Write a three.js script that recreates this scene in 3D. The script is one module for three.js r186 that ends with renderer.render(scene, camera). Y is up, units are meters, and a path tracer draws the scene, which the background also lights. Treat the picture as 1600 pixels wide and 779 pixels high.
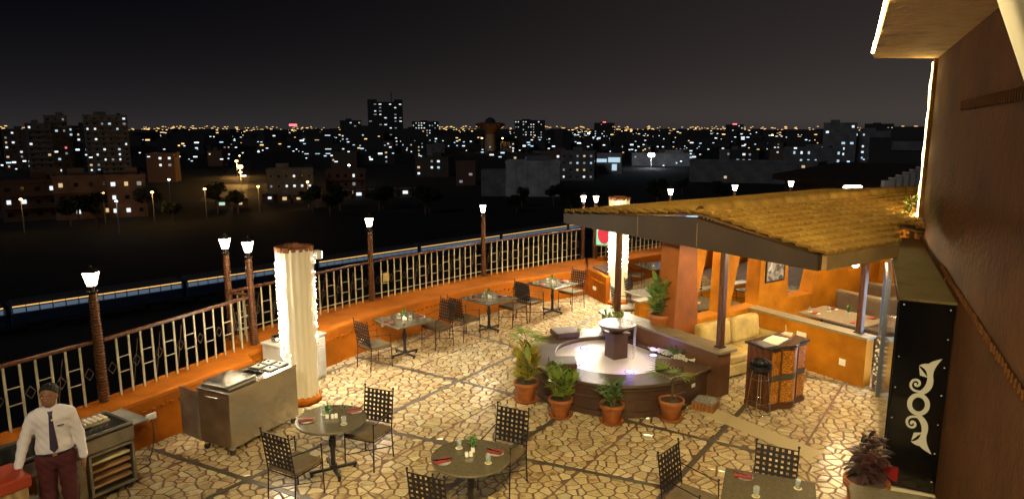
import * as THREE from 'three';
import { mergeGeometries } from 'three/addons/utils/BufferGeometryUtils.js';
import { RoundedBoxGeometry } from 'three/addons/geometries/RoundedBoxGeometry.js';
import { MarchingCubes } from 'three/addons/objects/MarchingCubes.js';
import { RectAreaLightUniformsLib } from 'three/addons/lights/RectAreaLightUniformsLib.js';
RectAreaLightUniformsLib.init();

// ---------------------------------------------------------------- camera, sky, added fill light, exposure
const scene = new THREE.Scene();
const camera = new THREE.PerspectiveCamera(39.8, 1600 / 779, 0.1, 20000);
camera.position.set(0, 4.5, 0);
camera.rotation.set(-0.1743, 0, 0);
const renderer = new THREE.WebGLRenderer();
renderer.toneMapping = THREE.LinearToneMapping;
renderer.toneMappingExposure = 1.0;
renderer.shadowMap.enabled = true;

function nightSky() {                                   // city glow low down, dark blue above, paler over the town centre at the right
  const W = 256, H = 128, data = new Float32Array(W * H * 4);
  for (let j = 0; j < H; j++) for (let i = 0; i < W; i++) {
    const el = Math.max(0, ((j + 0.5) / H - 0.5) * Math.PI), az = ((i + 0.5) / W - 0.5) * 2 * Math.PI;
    const low = Math.exp(-el / 0.06), high = Math.exp(-el / 0.35), s = 0.5 + 0.5 * Math.cos(az + 0.85), s2 = Math.pow(s, 8), k = (j * W + i) * 4;
    data[k] = 0.0002 + (0.016 + 0.014 * s) * low + 0.038 * s2 * high;
    data[k + 1] = 0.0004 + (0.017 + 0.008 * s) * low + 0.030 * s2 * high;
    data[k + 2] = 0.0018 + 0.022 * low + 0.026 * s2 * high;
    data[k + 3] = 1;
  }
  const t = new THREE.DataTexture(data, W, H, THREE.RGBAFormat, THREE.FloatType);
  t.mapping = THREE.EquirectangularReflectionMapping; t.magFilter = THREE.LinearFilter; t.needsUpdate = true;
  return t;
}
scene.background = nightSky();
scene.environment = scene.background;
const facadeFill = new THREE.DirectionalLight(new THREE.Color(0.85, 0.9, 1), 0.17);  // added dim cool fill that lifts the dark city facades
facadeFill.shadow.radius = 20;
facadeFill.position.set(-90, 100, 140); facadeFill.castShadow = true;
Object.assign(facadeFill.shadow.camera, { left: -60, right: 60, top: 60, bottom: -60, far: 400 });
scene.add(facadeFill, facadeFill.target);

// ---------------------------------------------------------------- helpers
function rng(seed) { let s = seed >>> 0; return () => { s = (s + 0x6d2b79f5) | 0; let t = Math.imul(s ^ (s >>> 15), 1 | s); t = (t + Math.imul(t ^ (t >>> 7), 61 | t)) ^ t; return ((t ^ (t >>> 14)) >>> 0) / 4294967296; }; }
const R = rng(7);
const used = new Map();
function numbered(name) { const n = used.get(name) ?? 0; used.set(name, n + 1); return n ? name + '_' + String(n).padStart(3, '0') : name; }
const V = (x, y, z) => new THREE.Vector3(x, y, z);
const C = (r, g, b) => new THREE.Color().setRGB(r, g, b);

// tiling value noise
function noiseField(n, cells, seed) {
  const r = rng(seed), grid = Float32Array.from({ length: cells * cells }, () => r()), out = new Float32Array(n * n);
  for (let y = 0; y < n; y++) for (let x = 0; x < n; x++) {
    const fx = x / n * cells, fy = y / n * cells, x0 = Math.floor(fx), y0 = Math.floor(fy), tx = fx - x0, ty = fy - y0;
    const sx = tx * tx * (3 - 2 * tx), sy = ty * ty * (3 - 2 * ty), x1 = (x0 + 1) % cells, y1 = (y0 + 1) % cells;
    out[y * n + x] = (grid[y0 * cells + x0] * (1 - sx) + grid[y0 * cells + x1] * sx) * (1 - sy) + (grid[y1 * cells + x0] * (1 - sx) + grid[y1 * cells + x1] * sx) * sy;
  }
  return out;
}
function fbm(n, base, octaves, seed, gain = 0.5) {
  const out = new Float32Array(n * n); let amp = 1, sum = 0;
  for (let o = 0; o < octaves; o++) { const f = noiseField(n, Math.min(n, base << o), seed + o * 13); for (let i = 0; i < out.length; i++) out[i] += f[i] * amp; sum += amp; amp *= gain; }
  for (let i = 0; i < out.length; i++) out[i] /= sum;
  return out;
}
function tex(n, f, srgb, repeat = 1) {
  const d = new Uint8Array(n * n * 4);
  for (let i = 0; i < n * n; i++) { const c = f(i % n, Math.floor(i / n), i); for (let k = 0; k < 3; k++) d[i * 4 + k] = Math.max(0, Math.min(255, Math.round((c[k] ?? c) * 255))); d[i * 4 + 3] = 255; }
  const t = new THREE.DataTexture(d, n, n); t.wrapS = t.wrapT = THREE.RepeatWrapping; t.magFilter = THREE.LinearFilter;
  if (srgb) t.colorSpace = THREE.SRGBColorSpace; t.repeat.set(repeat, repeat); t.needsUpdate = true; return t;
}
const N1 = fbm(256, 4, 6, 11), N2 = fbm(256, 8, 5, 29), N3 = fbm(256, 32, 3, 47);
const again = (t, rx, ry = rx) => { const c = t.clone(); c.repeat.set(rx, ry); c.needsUpdate = true; return c; };
// mottle maps multiply the base colour; uv are metres
const mottle = tex(256, (x, y, i) => 0.72 + 0.42 * (N1[i] - 0.25), true);
const blotch = tex(256, (x, y, i) => { const s = Math.max(0, N1[i] - 0.55) * 1.6, g = N3[i] * 0.16; return [0.98 - s * 0.55 - g, 0.96 - s * 0.7 - g, 0.94 - s * 0.8 - g]; }, true);
const grainB = tex(256, (x, y, i) => 0.25 + 0.5 * N3[i] + 0.35 * N2[i], false);
const rough1 = tex(256, (x, y, i) => [0, 0.55 + 0.75 * (N1[i] - 0.3), 0], false);
const woodN = fbm(256, 4, 5, 71);
const wood = tex(256, (x, y, i) => { const w = Math.sin((x / 256 * 9 + woodN[i] * 2.2) * 6.283) * 0.5 + 0.5, f = N3[(y >> 4) * 256 + x]; const v = 0.62 + 0.22 * w + 0.2 * f; return [v, v * 0.96, v * 0.9]; }, true);
const burl = tex(256, (x, y, i) => { const w = Math.sin(N1[i] * 38 + N2[i] * 14) * 0.5 + 0.5; const v = 0.55 + 0.42 * w * (0.6 + 0.6 * N2[i]); return [v, v * 0.88, v * 0.72]; }, true);
const brushed = tex(256, (x, y, i) => 0.35 + 0.4 * N3[(y % 256) * 256 + (x >> 5)] + 0.2 * N1[i], false);
const dentN = tex(256, (x, y, i) => N1[i], false);
const granite = tex(256, (x, y, i) => { return 0.82 + 0.2 * (N3[i] - 0.3) + 0.1 * N2[i]; }, true);

function M(r, g, b, rough = 0.7, o = {}) { return new THREE.MeshPhysicalMaterial({ color: C(r, g, b), roughness: rough, ...o }); }
function glow(r, g, b, k, base = 0.5) { return new THREE.MeshStandardMaterial({ color: C(base, base, base), emissive: C(r, g, b), emissiveIntensity: k, roughness: 0.5 }); }

// geometry shorthand; every one returns an indexed or plain BufferGeometry in place
function put(g, x = 0, y = 0, z = 0, ry = 0, rx = 0, rz = 0) { if (rx || ry || rz) g.applyMatrix4(new THREE.Matrix4().makeRotationFromEuler(new THREE.Euler(rx, ry, rz, 'YXZ'))); g.translate(x, y, z); return g; }
const bx = (w, h, d, x = 0, y = 0, z = 0, ry = 0, rx = 0, rz = 0) => put(new THREE.BoxGeometry(w, h, d), x, y, z, ry, rx, rz);
const rbx = (w, h, d, rad, x = 0, y = 0, z = 0, ry = 0, rx = 0, rz = 0) => put(new RoundedBoxGeometry(w, h, d, 2, Math.min(rad, w / 2.01, h / 2.01, d / 2.01)), x, y, z, ry, rx, rz);
const cyl = (r0, r1, h, x = 0, y = 0, z = 0, n = 16) => put(new THREE.CylinderGeometry(r0, r1, h, n), x, y, z);   // r0 top
const ball = (r, x = 0, y = 0, z = 0, n = 10) => put(new THREE.SphereGeometry(r, n, Math.max(6, n >> 1)), x, y, z);
function bar(a, b, r, n = 6) { a = V(...a); b = V(...b); const d = b.clone().sub(a), g = new THREE.CylinderGeometry(r, r, d.length(), n); g.applyQuaternion(new THREE.Quaternion().setFromUnitVectors(V(0, 1, 0), d.normalize())); const m = a.add(b).multiplyScalar(0.5); g.translate(m.x, m.y, m.z); return g; }
const tube = (pts, r, seg = 24, n = 6, closed = false) => new THREE.TubeGeometry(new THREE.CatmullRomCurve3(pts.map((p) => V(...p)), closed), seg, r, n, closed);
const lathe = (pts, n = 24) => new THREE.LatheGeometry(pts.map((p) => new THREE.Vector2(p[0], p[1])), n);
function prism(pts, y0, y1, bevel = 0) {                 // pts: [x, z] outline
  const s = new THREE.Shape(pts.map(([x, z]) => new THREE.Vector2(x, -z)));
  const g = new THREE.ExtrudeGeometry(s, { depth: y1 - y0 - 2 * bevel, bevelEnabled: bevel > 0, bevelSize: bevel, bevelThickness: bevel, bevelOffset: -bevel, bevelSegments: 2, curveSegments: 24 });
  g.rotateX(-Math.PI / 2); g.translate(0, y0 + bevel, 0); return g;
}
function metric(g) {                                       // uv in metres, by the side each face points to
  g = g.index ? g.toNonIndexed() : g;
  const p = g.attributes.position, uv = new Float32Array(p.count * 2), a = V(), b = V(), c = V();
  for (let i = 0; i < p.count; i += 3) {
    a.fromBufferAttribute(p, i); b.fromBufferAttribute(p, i + 1); c.fromBufferAttribute(p, i + 2);
    const n = b.clone().sub(a).cross(c.clone().sub(a)), x = Math.abs(n.x), y = Math.abs(n.y), z = Math.abs(n.z);
    [a, b, c].forEach((q, k) => { const t = y >= x && y >= z ? [q.x, q.z] : x > z ? [q.z, q.y] : [q.x, q.y]; uv[(i + k) * 2] = t[0]; uv[(i + k) * 2 + 1] = t[1]; });
  }
  g.setAttribute('uv', new THREE.BufferAttribute(uv, 2));
  return g;
}
function join(geos, ownUV = false) {
  const list = (Array.isArray(geos) ? geos : [geos]).map((g) => { g = ownUV ? (g.index ? g.toNonIndexed() : g) : metric(g); for (const k of Object.keys(g.attributes)) if (!['position', 'normal', 'uv'].includes(k)) g.deleteAttribute(k); g.clearGroups(); return g; });
  return list.length === 1 ? list[0] : mergeGeometries(list);
}
function part(name, geos, mat, parent, ownUV) { const m = new THREE.Mesh(geos.isBufferGeometry && geos.userData.ready ? geos : join(geos, ownUV), mat); m.name = name; parent.add(m); return m; }
const ready = (geos, ownUV) => { const g = join(geos, ownUV); g.userData.ready = true; return g; };
function tag(o, label, category, group) { o.userData = { label, category }; if (group) o.userData.group = group; return o; }
function thing(name, label, category, [x, y, z] = [0, 0, 0], turn = 0, group) { const o = new THREE.Group(); o.name = numbered(name); o.position.set(x, y, z); o.rotation.y = turn; scene.add(o); return tag(o, label, category, group); }
function solid(name, label, category, geos, mat, [x, y, z] = [0, 0, 0], turn = 0, group) { const m = part(numbered(name), geos, mat, scene); m.position.set(x, y, z); m.rotation.y = turn; return tag(m, label, category, group); }
function dup(root, [x, y, z], turn, label, group) { const base = root.name.replace(/_\d{3}$/, ''), r = root.clone(); r.name = numbered(base); r.position.set(x, y, z); r.rotation.set(0, turn, 0); scene.add(r); r.userData = { ...root.userData, label }; if (group) r.userData.group = group; return r; }
function structure(name, geos, mat) { const m = part(numbered(name), geos, mat, scene); m.userData = { kind: 'structure' }; return m; }
function pointLamp(parent, [x, y, z], color, cd, radius = 2) { const l = new THREE.PointLight(color, cd, 0, 2); l.position.set(x, y, z); l.castShadow = true; l.shadow.radius = radius; parent.add(l); return l; }
function spotLamp(parent, [x, y, z], [tx, ty, tz], color, cd, angle, radius = 3) { const l = new THREE.SpotLight(color, cd, 0, angle, 0.6, 2); l.position.set(x, y, z); l.target.position.set(tx, ty, tz); l.castShadow = true; l.shadow.radius = radius; parent.add(l, l.target); return l; }
function leafGeo(len, wid, bend, fold = 0.25, seg = 3) {   // a leaf rising from the origin along +y, bending towards +z, folded along its rib
  const pos = [], idx = [];
  for (let i = 0; i <= seg; i++) {
    const t = i / seg, w = wid * 0.5 * Math.sin(Math.PI * Math.pow(0.08 + 0.92 * t, 0.8)), a = bend * t, y = len * (bend ? Math.sin(a) / bend : t), z = len * (bend ? (1 - Math.cos(a)) / bend : 0);
    pos.push(-w, y, z + w * fold, 0, y, z, w, y, z + w * fold);
  }
  for (let i = 0; i < seg; i++) { const o = i * 3; idx.push(o, o + 1, o + 3, o + 1, o + 4, o + 3, o + 1, o + 2, o + 4, o + 2, o + 5, o + 4); }
  const g = new THREE.BufferGeometry(); g.setAttribute('position', new THREE.Float32BufferAttribute(pos, 3)); g.setIndex(idx); g.computeVertexNormals();
  return ready(g);
}
const leafMat = (r, g, b) => M(r, g, b, 0.45, { side: THREE.DoubleSide, transmission: 0.25, thickness: 0 });

// ---------------------------------------------------------------- shared materials (linear base colours)
const orange = M(0.55, 0.155, 0.005, 0.75, { specularIntensity: 0.3, map: again(mottle, 0.6), bumpMap: again(grainB, 1.1), bumpScale: 0.012 });
const orangeGold = M(0.54, 0.20, 0.008, 0.75, { specularIntensity: 0.3, map: again(mottle, 0.6), bumpMap: again(grainB, 1.1), bumpScale: 0.012 });
const hotelPlaster = M(0.155, 0.06, 0.016, 0.85, { specularIntensity: 0.3, map: again(mottle, 0.45), bumpMap: again(grainB, 0.8), bumpScale: 0.02 });
const soffitPlaster = M(0.55, 0.36, 0.13, 0.8, { map: again(blotch, 0.4), bumpMap: again(grainB, 0.5), bumpScale: 0.03 });
const brownStone = M(0.10, 0.05, 0.032, 0.45, { map: again(mottle, 0.9), bumpMap: again(grainB, 2), bumpScale: 0.004 });
const copingStone = M(0.26, 0.22, 0.15, 0.35, { map: again(granite, 1.5) });
const graniteTop = M(0.15, 0.125, 0.08, 0.2, { map: again(granite, 2.5), roughnessMap: again(rough1, 1) , clearcoat: 0.4, clearcoatRoughness: 0.15 });
const iron = M(0.03, 0.022, 0.018, 0.4, { metalness: 0.6 });
const blackIron = M(0.022, 0.02, 0.02, 0.45, { metalness: 0.3 });
const cushionMat = M(0.17, 0.115, 0.05, 0.75, { map: again(mottle, 2), bumpMap: again(grainB, 8), bumpScale: 0.002 });
const brassPole = M(0.20, 0.085, 0.035, 0.42, { metalness: 0.55, map: again(mottle, 3) });
const railWood = M(0.13, 0.05, 0.02, 0.4, { map: again(wood, 1) });
const railPaint = M(0.62, 0.55, 0.36, 0.45, { map: again(mottle, 2.2) });
const railDark = M(0.10, 0.07, 0.05, 0.5, { metalness: 0.3 });
const darkWood = M(0.12, 0.05, 0.022, 0.4, { map: again(wood, 1.1, 1.1) });
const fasciaPaint = M(0.036, 0.02, 0.011, 0.5, { map: again(mottle, 0.8), bumpMap: again(grainB, 1.5), bumpScale: 0.003 });
const steel = M(0.62, 0.60, 0.55, 0.26, { metalness: 1, roughnessMap: again(rough1, 0.6), bumpMap: again(dentN, 0.7), bumpScale: 0.018 });
const steelDull = M(0.55, 0.53, 0.47, 0.42, { metalness: 0.9, map: again(mottle, 1.2) });
const chrome = M(0.75, 0.74, 0.72, 0.15, { metalness: 1 });
const whitePaint = M(0.74, 0.70, 0.60, 0.4, { map: again(mottle, 1) });
const plasticWhite = M(0.75, 0.73, 0.68, 0.35);
const terracotta = M(0.46, 0.145, 0.035, 0.6, { map: again(mottle, 3) });
const soil = M(0.05, 0.03, 0.018, 0.95);
const glassMat = M(0.9, 0.93, 0.92, 0.04, { transmission: 0.84, thickness: 0, ior: 1.45 });
const napkinRed = M(0.22, 0.03, 0.022, 0.85, { bumpMap: again(grainB, 12), bumpScale: 0.001 });
const ceramic = M(0.78, 0.75, 0.68, 0.2);
const rubber = M(0.02, 0.02, 0.02, 0.7);
const WARM = C(1, 0.70, 0.36), WARMW = C(1, 0.83, 0.58), GOLD = C(1, 0.66, 0.2), SODIUM = C(1, 0.52, 0.12);

// ================================================================ THE TERRACE
const TOP = 0.009;                                        // walking height: top of the paving stones
const TERRACE = [[-9.6, -2.5], [-7.75, -5.9], [-5.95, -9.2], [-5.35, -12.2], [-4.4, -13.8], [-3.35, -15.1], [-0.85, -17.8], [2.2, -20.25], [5.1, -22.65], [10.6, -26.1], [14.5, -20.5], [8.0, -12.75], [7.75, -12.7], [2.85, -2.7], [2.8, -2.5]];
const groutMat = M(0.20, 0.095, 0.05, 0.65, { map: again(mottle, 2) });
const terrace = structure('terrace_floor', prism(TERRACE, -0.35, 0), groutMat);
{
  const tones = [[0.68, 0.58, 0.34], [0.62, 0.52, 0.29], [0.72, 0.63, 0.40], [0.56, 0.46, 0.26], [0.66, 0.53, 0.32], [0.60, 0.54, 0.35]].map((c) => M(...c, 0.24, { map: again(blotch, 1.7), roughnessMap: again(rough1, 1.3), specularIntensity: 0.9 }));
  const bd = [0.5736, -0.8192], nd = [0.8192, 0.5736];    // strips run along bd
  const lines = [];                                        // [nx, nz, c, half gap, strip?]
  for (let k = -2; k <= 5; k++) { const c = -7.58 + 2.29 * k; lines.push([...nd, c, 0.045, true]); lines.push([...nd, c + 1.145, 0.016, false]); }
  const across = [[-1.32, -15.11, 0.07, -13.8], [-3.32, -13.31, 3.41, -9.11], [-1.9, -9.75, 1.93, -8.11], [-5.12, -9.15, -1.0, -7.05], [2.0, -14.6, 6.6, -11.2]];
  for (const [x0, z0, x1, z1] of across) { const dx = x1 - x0, dz = z1 - z0, l = Math.hypot(dx, dz), n = [-dz / l, dx / l]; lines.push([...n, n[0] * x0 + n[1] * z0, 0.045, true, [x0, z0, x1, z1]]); }
  const clip = (poly, nx, nz, c) => { const out = []; for (let i = 0; i < poly.length; i++) { const a = poly[i], b = poly[(i + 1) % poly.length], da = a[0] * nx + a[1] * nz - c, db = b[0] * nx + b[1] * nz - c; if (da >= 0) out.push(a); if ((da >= 0) !== (db >= 0)) { const t = da / (da - db); out.push([a[0] + (b[0] - a[0]) * t, a[1] + (b[1] - a[1]) * t]); } } return out; };
  const area = (p) => { let s = 0; for (let i = 0; i < p.length; i++) { const a = p[i], b = p[(i + 1) % p.length]; s += a[0] * b[1] - b[0] * a[1]; } return s / 2; };
  const inside = (x, z, P) => { let r = false; for (let i = 0, j = P.length - 1; i < P.length; j = i++) if ((P[i][1] > z) !== (P[j][1] > z) && x < (P[j][0] - P[i][0]) * (z - P[i][1]) / (P[j][1] - P[i][1]) + P[i][0]) r = !r; return r; };
  const r = rng(101), cell = 0.152, x0 = -8, z0 = -26, nx = 142, nz = 149, pts = [];
  for (let j = 0; j < nz; j++) for (let i = 0; i < nx; i++) pts.push([x0 + (i + 0.5 + (r() - 0.5) * 0.98 + (j % 2) * 0.3) * cell, z0 + (j + 0.5 + (r() - 0.5) * 0.98) * cell]);
  const stones = [];
  for (let j = 2; j < nz - 2; j++) for (let i = 2; i < nx - 2; i++) {
    const p = pts[j * nx + i];
    if (!inside(p[0], p[1], TERRACE) || (p[1] < -19.5 && p[0] > 6)) continue;
    if (Math.hypot(p[0] - 1.84, p[1] + 11.75) < 1.2) continue;                       // under the fountain
    let poly = [[p[0] - 0.5, p[1] - 0.5], [p[0] + 0.5, p[1] - 0.5], [p[0] + 0.5, p[1] + 0.5], [p[0] - 0.5, p[1] + 0.5]];
    for (let dj = -2; dj <= 2 && poly.length; dj++) for (let di = -2; di <= 2; di++) if (di || dj) {
      const q = pts[(j + dj) * nx + i + di], ex = p[0] - q[0], ez = p[1] - q[1], l = Math.hypot(ex, ez); if (l < 1e-6) continue;
      const n = [ex / l, ez / l]; poly = clip(poly, n[0], n[1], n[0] * (p[0] + q[0]) / 2 + n[1] * (p[1] + q[1]) / 2 + 0.0130);
    }
    let polys = [poly];
    for (const [ax, az, c, g, strip, seg] of lines) {
      if (seg) { const t = ((p[0] - seg[0]) * (seg[2] - seg[0]) + (p[1] - seg[1]) * (seg[3] - seg[1])) / ((seg[2] - seg[0]) ** 2 + (seg[3] - seg[1]) ** 2); if (t < -0.02 || t > 1.02) continue; }
      if (Math.abs(p[0] * ax + p[1] * az - c) > 0.45) continue;
      polys = polys.flatMap((q) => [clip(q, ax, az, c + g), clip(q, -ax, -az, -c + g)]).filter((q) => q.length > 2 && Math.abs(area(q)) > 0.0022);
    }
    for (const q of polys) if (q.length > 2 && Math.abs(area(q)) > 0.003) stones.push(q);
  }
  function stoneGeo(poly, cx, cz) {                       // a slab with a chamfered, slightly tilted top
    if (area(poly) > 0) poly = [...poly].reverse();
    const m = poly.length, pos = [], idx = [], tx = (r() - 0.5) * 0.008, tz = (r() - 0.5) * 0.008, h = 0.0075 + r() * 0.0015;
    for (const [x, z] of poly) pos.push(x - cx, 0, z - cz);
    for (const [x, z] of poly) { const l = Math.hypot(x - cx, z - cz), k = Math.max(0, 1 - 0.006 / l), X = (x - cx) * k, Z = (z - cz) * k; pos.push(X, h + X * tx + Z * tz, Z); }
    for (let i = 0; i < m; i++) { const a = i, b = (i + 1) % m; idx.push(a, b, m + a, b, m + b, m + a); if (i > 1) idx.push(m, m + i - 1, m + i); }
    const g = new THREE.BufferGeometry(); g.setAttribute('position', new THREE.Float32BufferAttribute(pos, 3)); g.setIndex(idx);
    const f = g.toNonIndexed(); f.computeVertexNormals(); return f;
  }
  const view = (x, z) => { const d = 0.985 * -z + 0.1735 * 4.5, px = x / d, py = (0.985 * -4.5 + 0.1735 * -z) / d; return Math.abs(px) < 0.75 && py > -0.365 ? 1 / (d * d) : 0; };
  const scored = stones.map((q) => { let cx = 0, cz = 0; for (const [x, z] of q) { cx += x / q.length; cz += z / q.length; } return { q, cx, cz, s: view(cx, cz) * Math.abs(area(q)), tone: Math.floor(r() * tones.length) }; }).sort((a, b) => b.s - a.s);
  const rest = tones.map(() => []);
  scored.forEach((o, k) => {
    const g = metric(stoneGeo(o.q, o.cx, o.cz));
    const uv = g.attributes.uv; for (let i = 0; i < uv.count; i++) uv.setXY(i, uv.getX(i) + o.cx * 1.3 + k * 0.37, uv.getY(i) + o.cz * 1.1);
    if (k < 290) { g.userData.ready = true; const m = part('paving_stone', g, tones[o.tone], terrace); m.position.set(o.cx, 0.0005, o.cz); }
    else { g.translate(o.cx, 0.0005, o.cz); rest[o.tone].push(g); }
  });
  const merged = mergeGeometries(rest.map((l) => mergeGeometries(l)), true);
  const more = new THREE.Mesh(merged, tones); more.name = 'paving_stones'; more.userData = { kind: 'stuff' }; terrace.add(more);
  const stripMat = M(0.105, 0.085, 0.06, 0.38, { map: again(mottle, 1.5) });
  for (const [ax, az, c, g, strip, seg] of lines) if (strip) {
    const e = seg ?? [ax * c + bd[0] * 1.5, az * c + bd[1] * 1.5, ax * c + bd[0] * 24, az * c + bd[1] * 24];
    let pts2 = [[e[0] - ax * (g - 0.006), e[1] - az * (g - 0.006)], [e[2] - ax * (g - 0.006), e[3] - az * (g - 0.006)], [e[2] + ax * (g - 0.006), e[3] + az * (g - 0.006)], [e[0] + ax * (g - 0.006), e[1] + az * (g - 0.006)]];
    if (!seg) {                                           // keep the long strips on the floor
      const ok = []; for (let t = 0; t <= 1.0001; t += 0.01) { const x = e[0] + (e[2] - e[0]) * t, z = e[1] + (e[3] - e[1]) * t; if (inside(x, z, TERRACE) && z > -20) ok.push(t); }
      if (!ok.length) continue;
      const f = (k, t) => [pts2[k][0] + (pts2[k ^ 1][0] - pts2[k][0]) * t, pts2[k][1] + (pts2[k ^ 1][1] - pts2[k][1]) * t], t0 = ok[0], t1 = ok[ok.length - 1];
      pts2 = [f(0, t0), f(0, t1), f(3, t1), f(3, t0)];
    }
    part('divider_strip', prism(pts2, 0.0008, seg ? 0.0062 : 0.0048), stripMat, terrace);
  }
}
// smooth marble slab at the entrance between fountain and desk
part('smooth_slab', prism([[3.0, -10.42], [3.3, -10.62], [4.4, -9.05], [4.1, -8.85]], 0.0006, 0.0112, 0.002), M(0.50, 0.42, 0.24, 0.2, { roughnessMap: again(rough1, 1) }), terrace);

// the hotel under the terrace
solid('hotel_building', 'dark lower storeys of the hotel below the tiled terrace', 'building', prism([[-9.3, -2.6], [-7.5, -5.9], [-5.7, -9.2], [-5.1, -12.1], [-3.2, -14.8], [-0.7, -17.5], [2.3, -19.9], [5.1, -22.3], [10.4, -25.7], [14.2, -20.4], [7.9, -12.5], [2.6, -2.6]], -20, -0.36), hotelPlaster);

// ---------------------------------------------------------------- parapets
{
  const inner = [[-7.25, -5.8], [-6.1, -7.75], [-5.34, -9.05], [-4.92, -9.8], [-4.3, -10.95], [-4.5, -11.25], [-4.08, -12.3], [-3.6, -12.4], [-2.98, -13.55], [-2.05, -14.9], [-0.65, -16.45], [1.45, -18.0], [2.05, -18.4]];
  const outer = [[2.2, -20.1], [-0.85, -17.72], [-3.3, -15.02], [-4.35, -13.75], [-5.28, -12.15], [-4.78, -11.86], [-5.92, -9.2], [-6.5, -8.15], [-7.75, -5.9]];
  const w = thing('parapet_wall', 'rounded orange plaster parapet wall running along the open terrace edge', 'wall');
  part('wall_body', prism([...inner, ...outer], -0.3, 0.72, 0.05), orange, w);
  // hand-pressed scallops in the plaster
  const wedge = ready(bx(0.05, 0.055, 0.03, 0, 0, 0, 0, 0.3));
  const r = rng(5);
  for (let k = 2; k < 11; k++) { const [ax, az] = inner[k], [cx, cz] = inner[k + 1], l = Math.hypot(cx - ax, cz - az), n = Math.floor(l / 0.125); for (let i = 0; i < n; i++) { const t = (i + 0.5) / n, m = part('plaster_scallop', wedge, orange, w); m.position.set(ax + (cx - ax) * t - 0.004 * (cz - az) / l, 0.52 + (r() - 0.5) * 0.025, az + (cz - az) * t + 0.004 * (cx - ax) / l); m.rotation.y = -Math.atan2(cz - az, cx - ax); m.scale.setScalar(0.8 + r() * 0.4); } }
  const w2 = thing('parapet_wall', 'far orange parapet wall behind the tables under the tiled roof', 'wall');
  part('wall_body', prism([[2.75, -19.2], [5.2, -21.4], [10.5, -24.9], [10.8, -25.6], [5.05, -22.5], [2.25, -20.05]], -0.3, 0.72, 0.05), orange, w2);
  const w3 = thing('low_partition', 'short low orange partition between the far table and the pale column', 'wall');
  part('wall_body', prism([[2.06, -18.36], [2.42, -17.3], [2.85, -17.5], [2.7, -19.15], [2.24, -20.0]], 0, 0.74, 0.03), orange, w3);
  for (let i = 0; i < 9; i++) { const t = (i + 0.6) / 9.4, m = part('plaster_scallop', wedge, orange, w3); m.position.set(2.052 + 0.36 * t, 0.53, -18.36 + 1.06 * t); m.rotation.y = -1.24; }
  part('wooden_ledge', prism([[2.22, -18.5], [2.5, -17.5], [2.88, -17.6], [2.7, -18.9]], 0.742, 0.775, 0.006), darkWood, w3);
}

// ---------------------------------------------------------------- railings: every bar, rung and diamond is a part
const barGeo = ready(bx(0.028, 0.86, 0.016, 0, 0.43, 0)), bevelBar = barGeo;
const diamondGeo = (() => { const g = []; for (let k = 0; k < 4; k++) { const a = k * Math.PI / 2, b = a + Math.PI / 2; g.push(bar([Math.cos(a) * 0.062, Math.sin(a) * 0.085, 0], [Math.cos(b) * 0.062, Math.sin(b) * 0.085, 0], 0.0055, 5)); } return ready(g); })();
function railing(label, a, b, lowRail) {
  const dx = b[0] - a[0], dz = b[1] - a[1], L = Math.hypot(dx, dz), o = thing('railing', label, 'railing', [a[0], 0.7, a[1]], -Math.atan2(dz, dx));
  part('top_rail', [rbx(L, 0.055, 0.06, 0.02, L / 2, 0.90, 0)], railWood, o);
  const n = Math.max(2, Math.round(L / 0.19)), s = L / n, rung = ready(bx(s - 0.03, 0.014, 0.012)), r = rng(Math.round(L * 1000)), diag = ready(bar([-s * 0.3, -0.32, -0.012], [s * 0.3, 0.32, -0.012], 0.006, 5));
  for (let i = 1; i < n; i++) part('bar', barGeo, railPaint, o).position.set(i * s, 0.02, 0);
  for (let i = 0; i < n; i++) {
    if (i % 2) { for (const y of [0.36, 0.58]) part('rung', rung, railPaint, o).position.set((i + 0.5) * s, y, 0); }
    else { part('diamond', diamondGeo, railDark, o).position.set((i + 0.5) * s, 0.46, 0); if (r() < 0.5) { const d = part('brace', diag, railDark, o); d.position.set((i + 0.5) * s, 0.45, -0.004); } }
    if (lowRail) part('low_rung', rung, railPaint, o).position.set((i + 0.5) * s, 0.16, 0);
  }
  return o;
}
railing('cream bar railing at the far left behind the waiter, left of the first lamp post', [-7.5, -6.05], [-5.78, -9.12], false);
railing('cream bar railing above the steel counters between the two left lamp posts', [-5.7, -9.22], [-4.62, -11.68], false);
railing('short piece of railing turning outward between the twin lamp posts', [-4.6, -11.8], [-5.06, -12.04], false);
railing('cream bar railing running behind the fairy-lit white column', [-5.06, -12.15], [-3.16, -14.84], true);
railing('cream bar railing behind the first two square tables, with a yellow notice', [-3.06, -14.96], [-0.8, -17.42], true);
railing('cream bar railing behind the farthest square table of the terrace', [-0.68, -17.52], [2.0, -19.85], true);
railing('railing under the roof behind the pale column and menu boards', [2.5, -19.98], [5.06, -22.05], true);
railing('railing at the far back of the roofed area, right of the menu boards', [5.16, -22.12], [10.3, -25.4], true);

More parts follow.
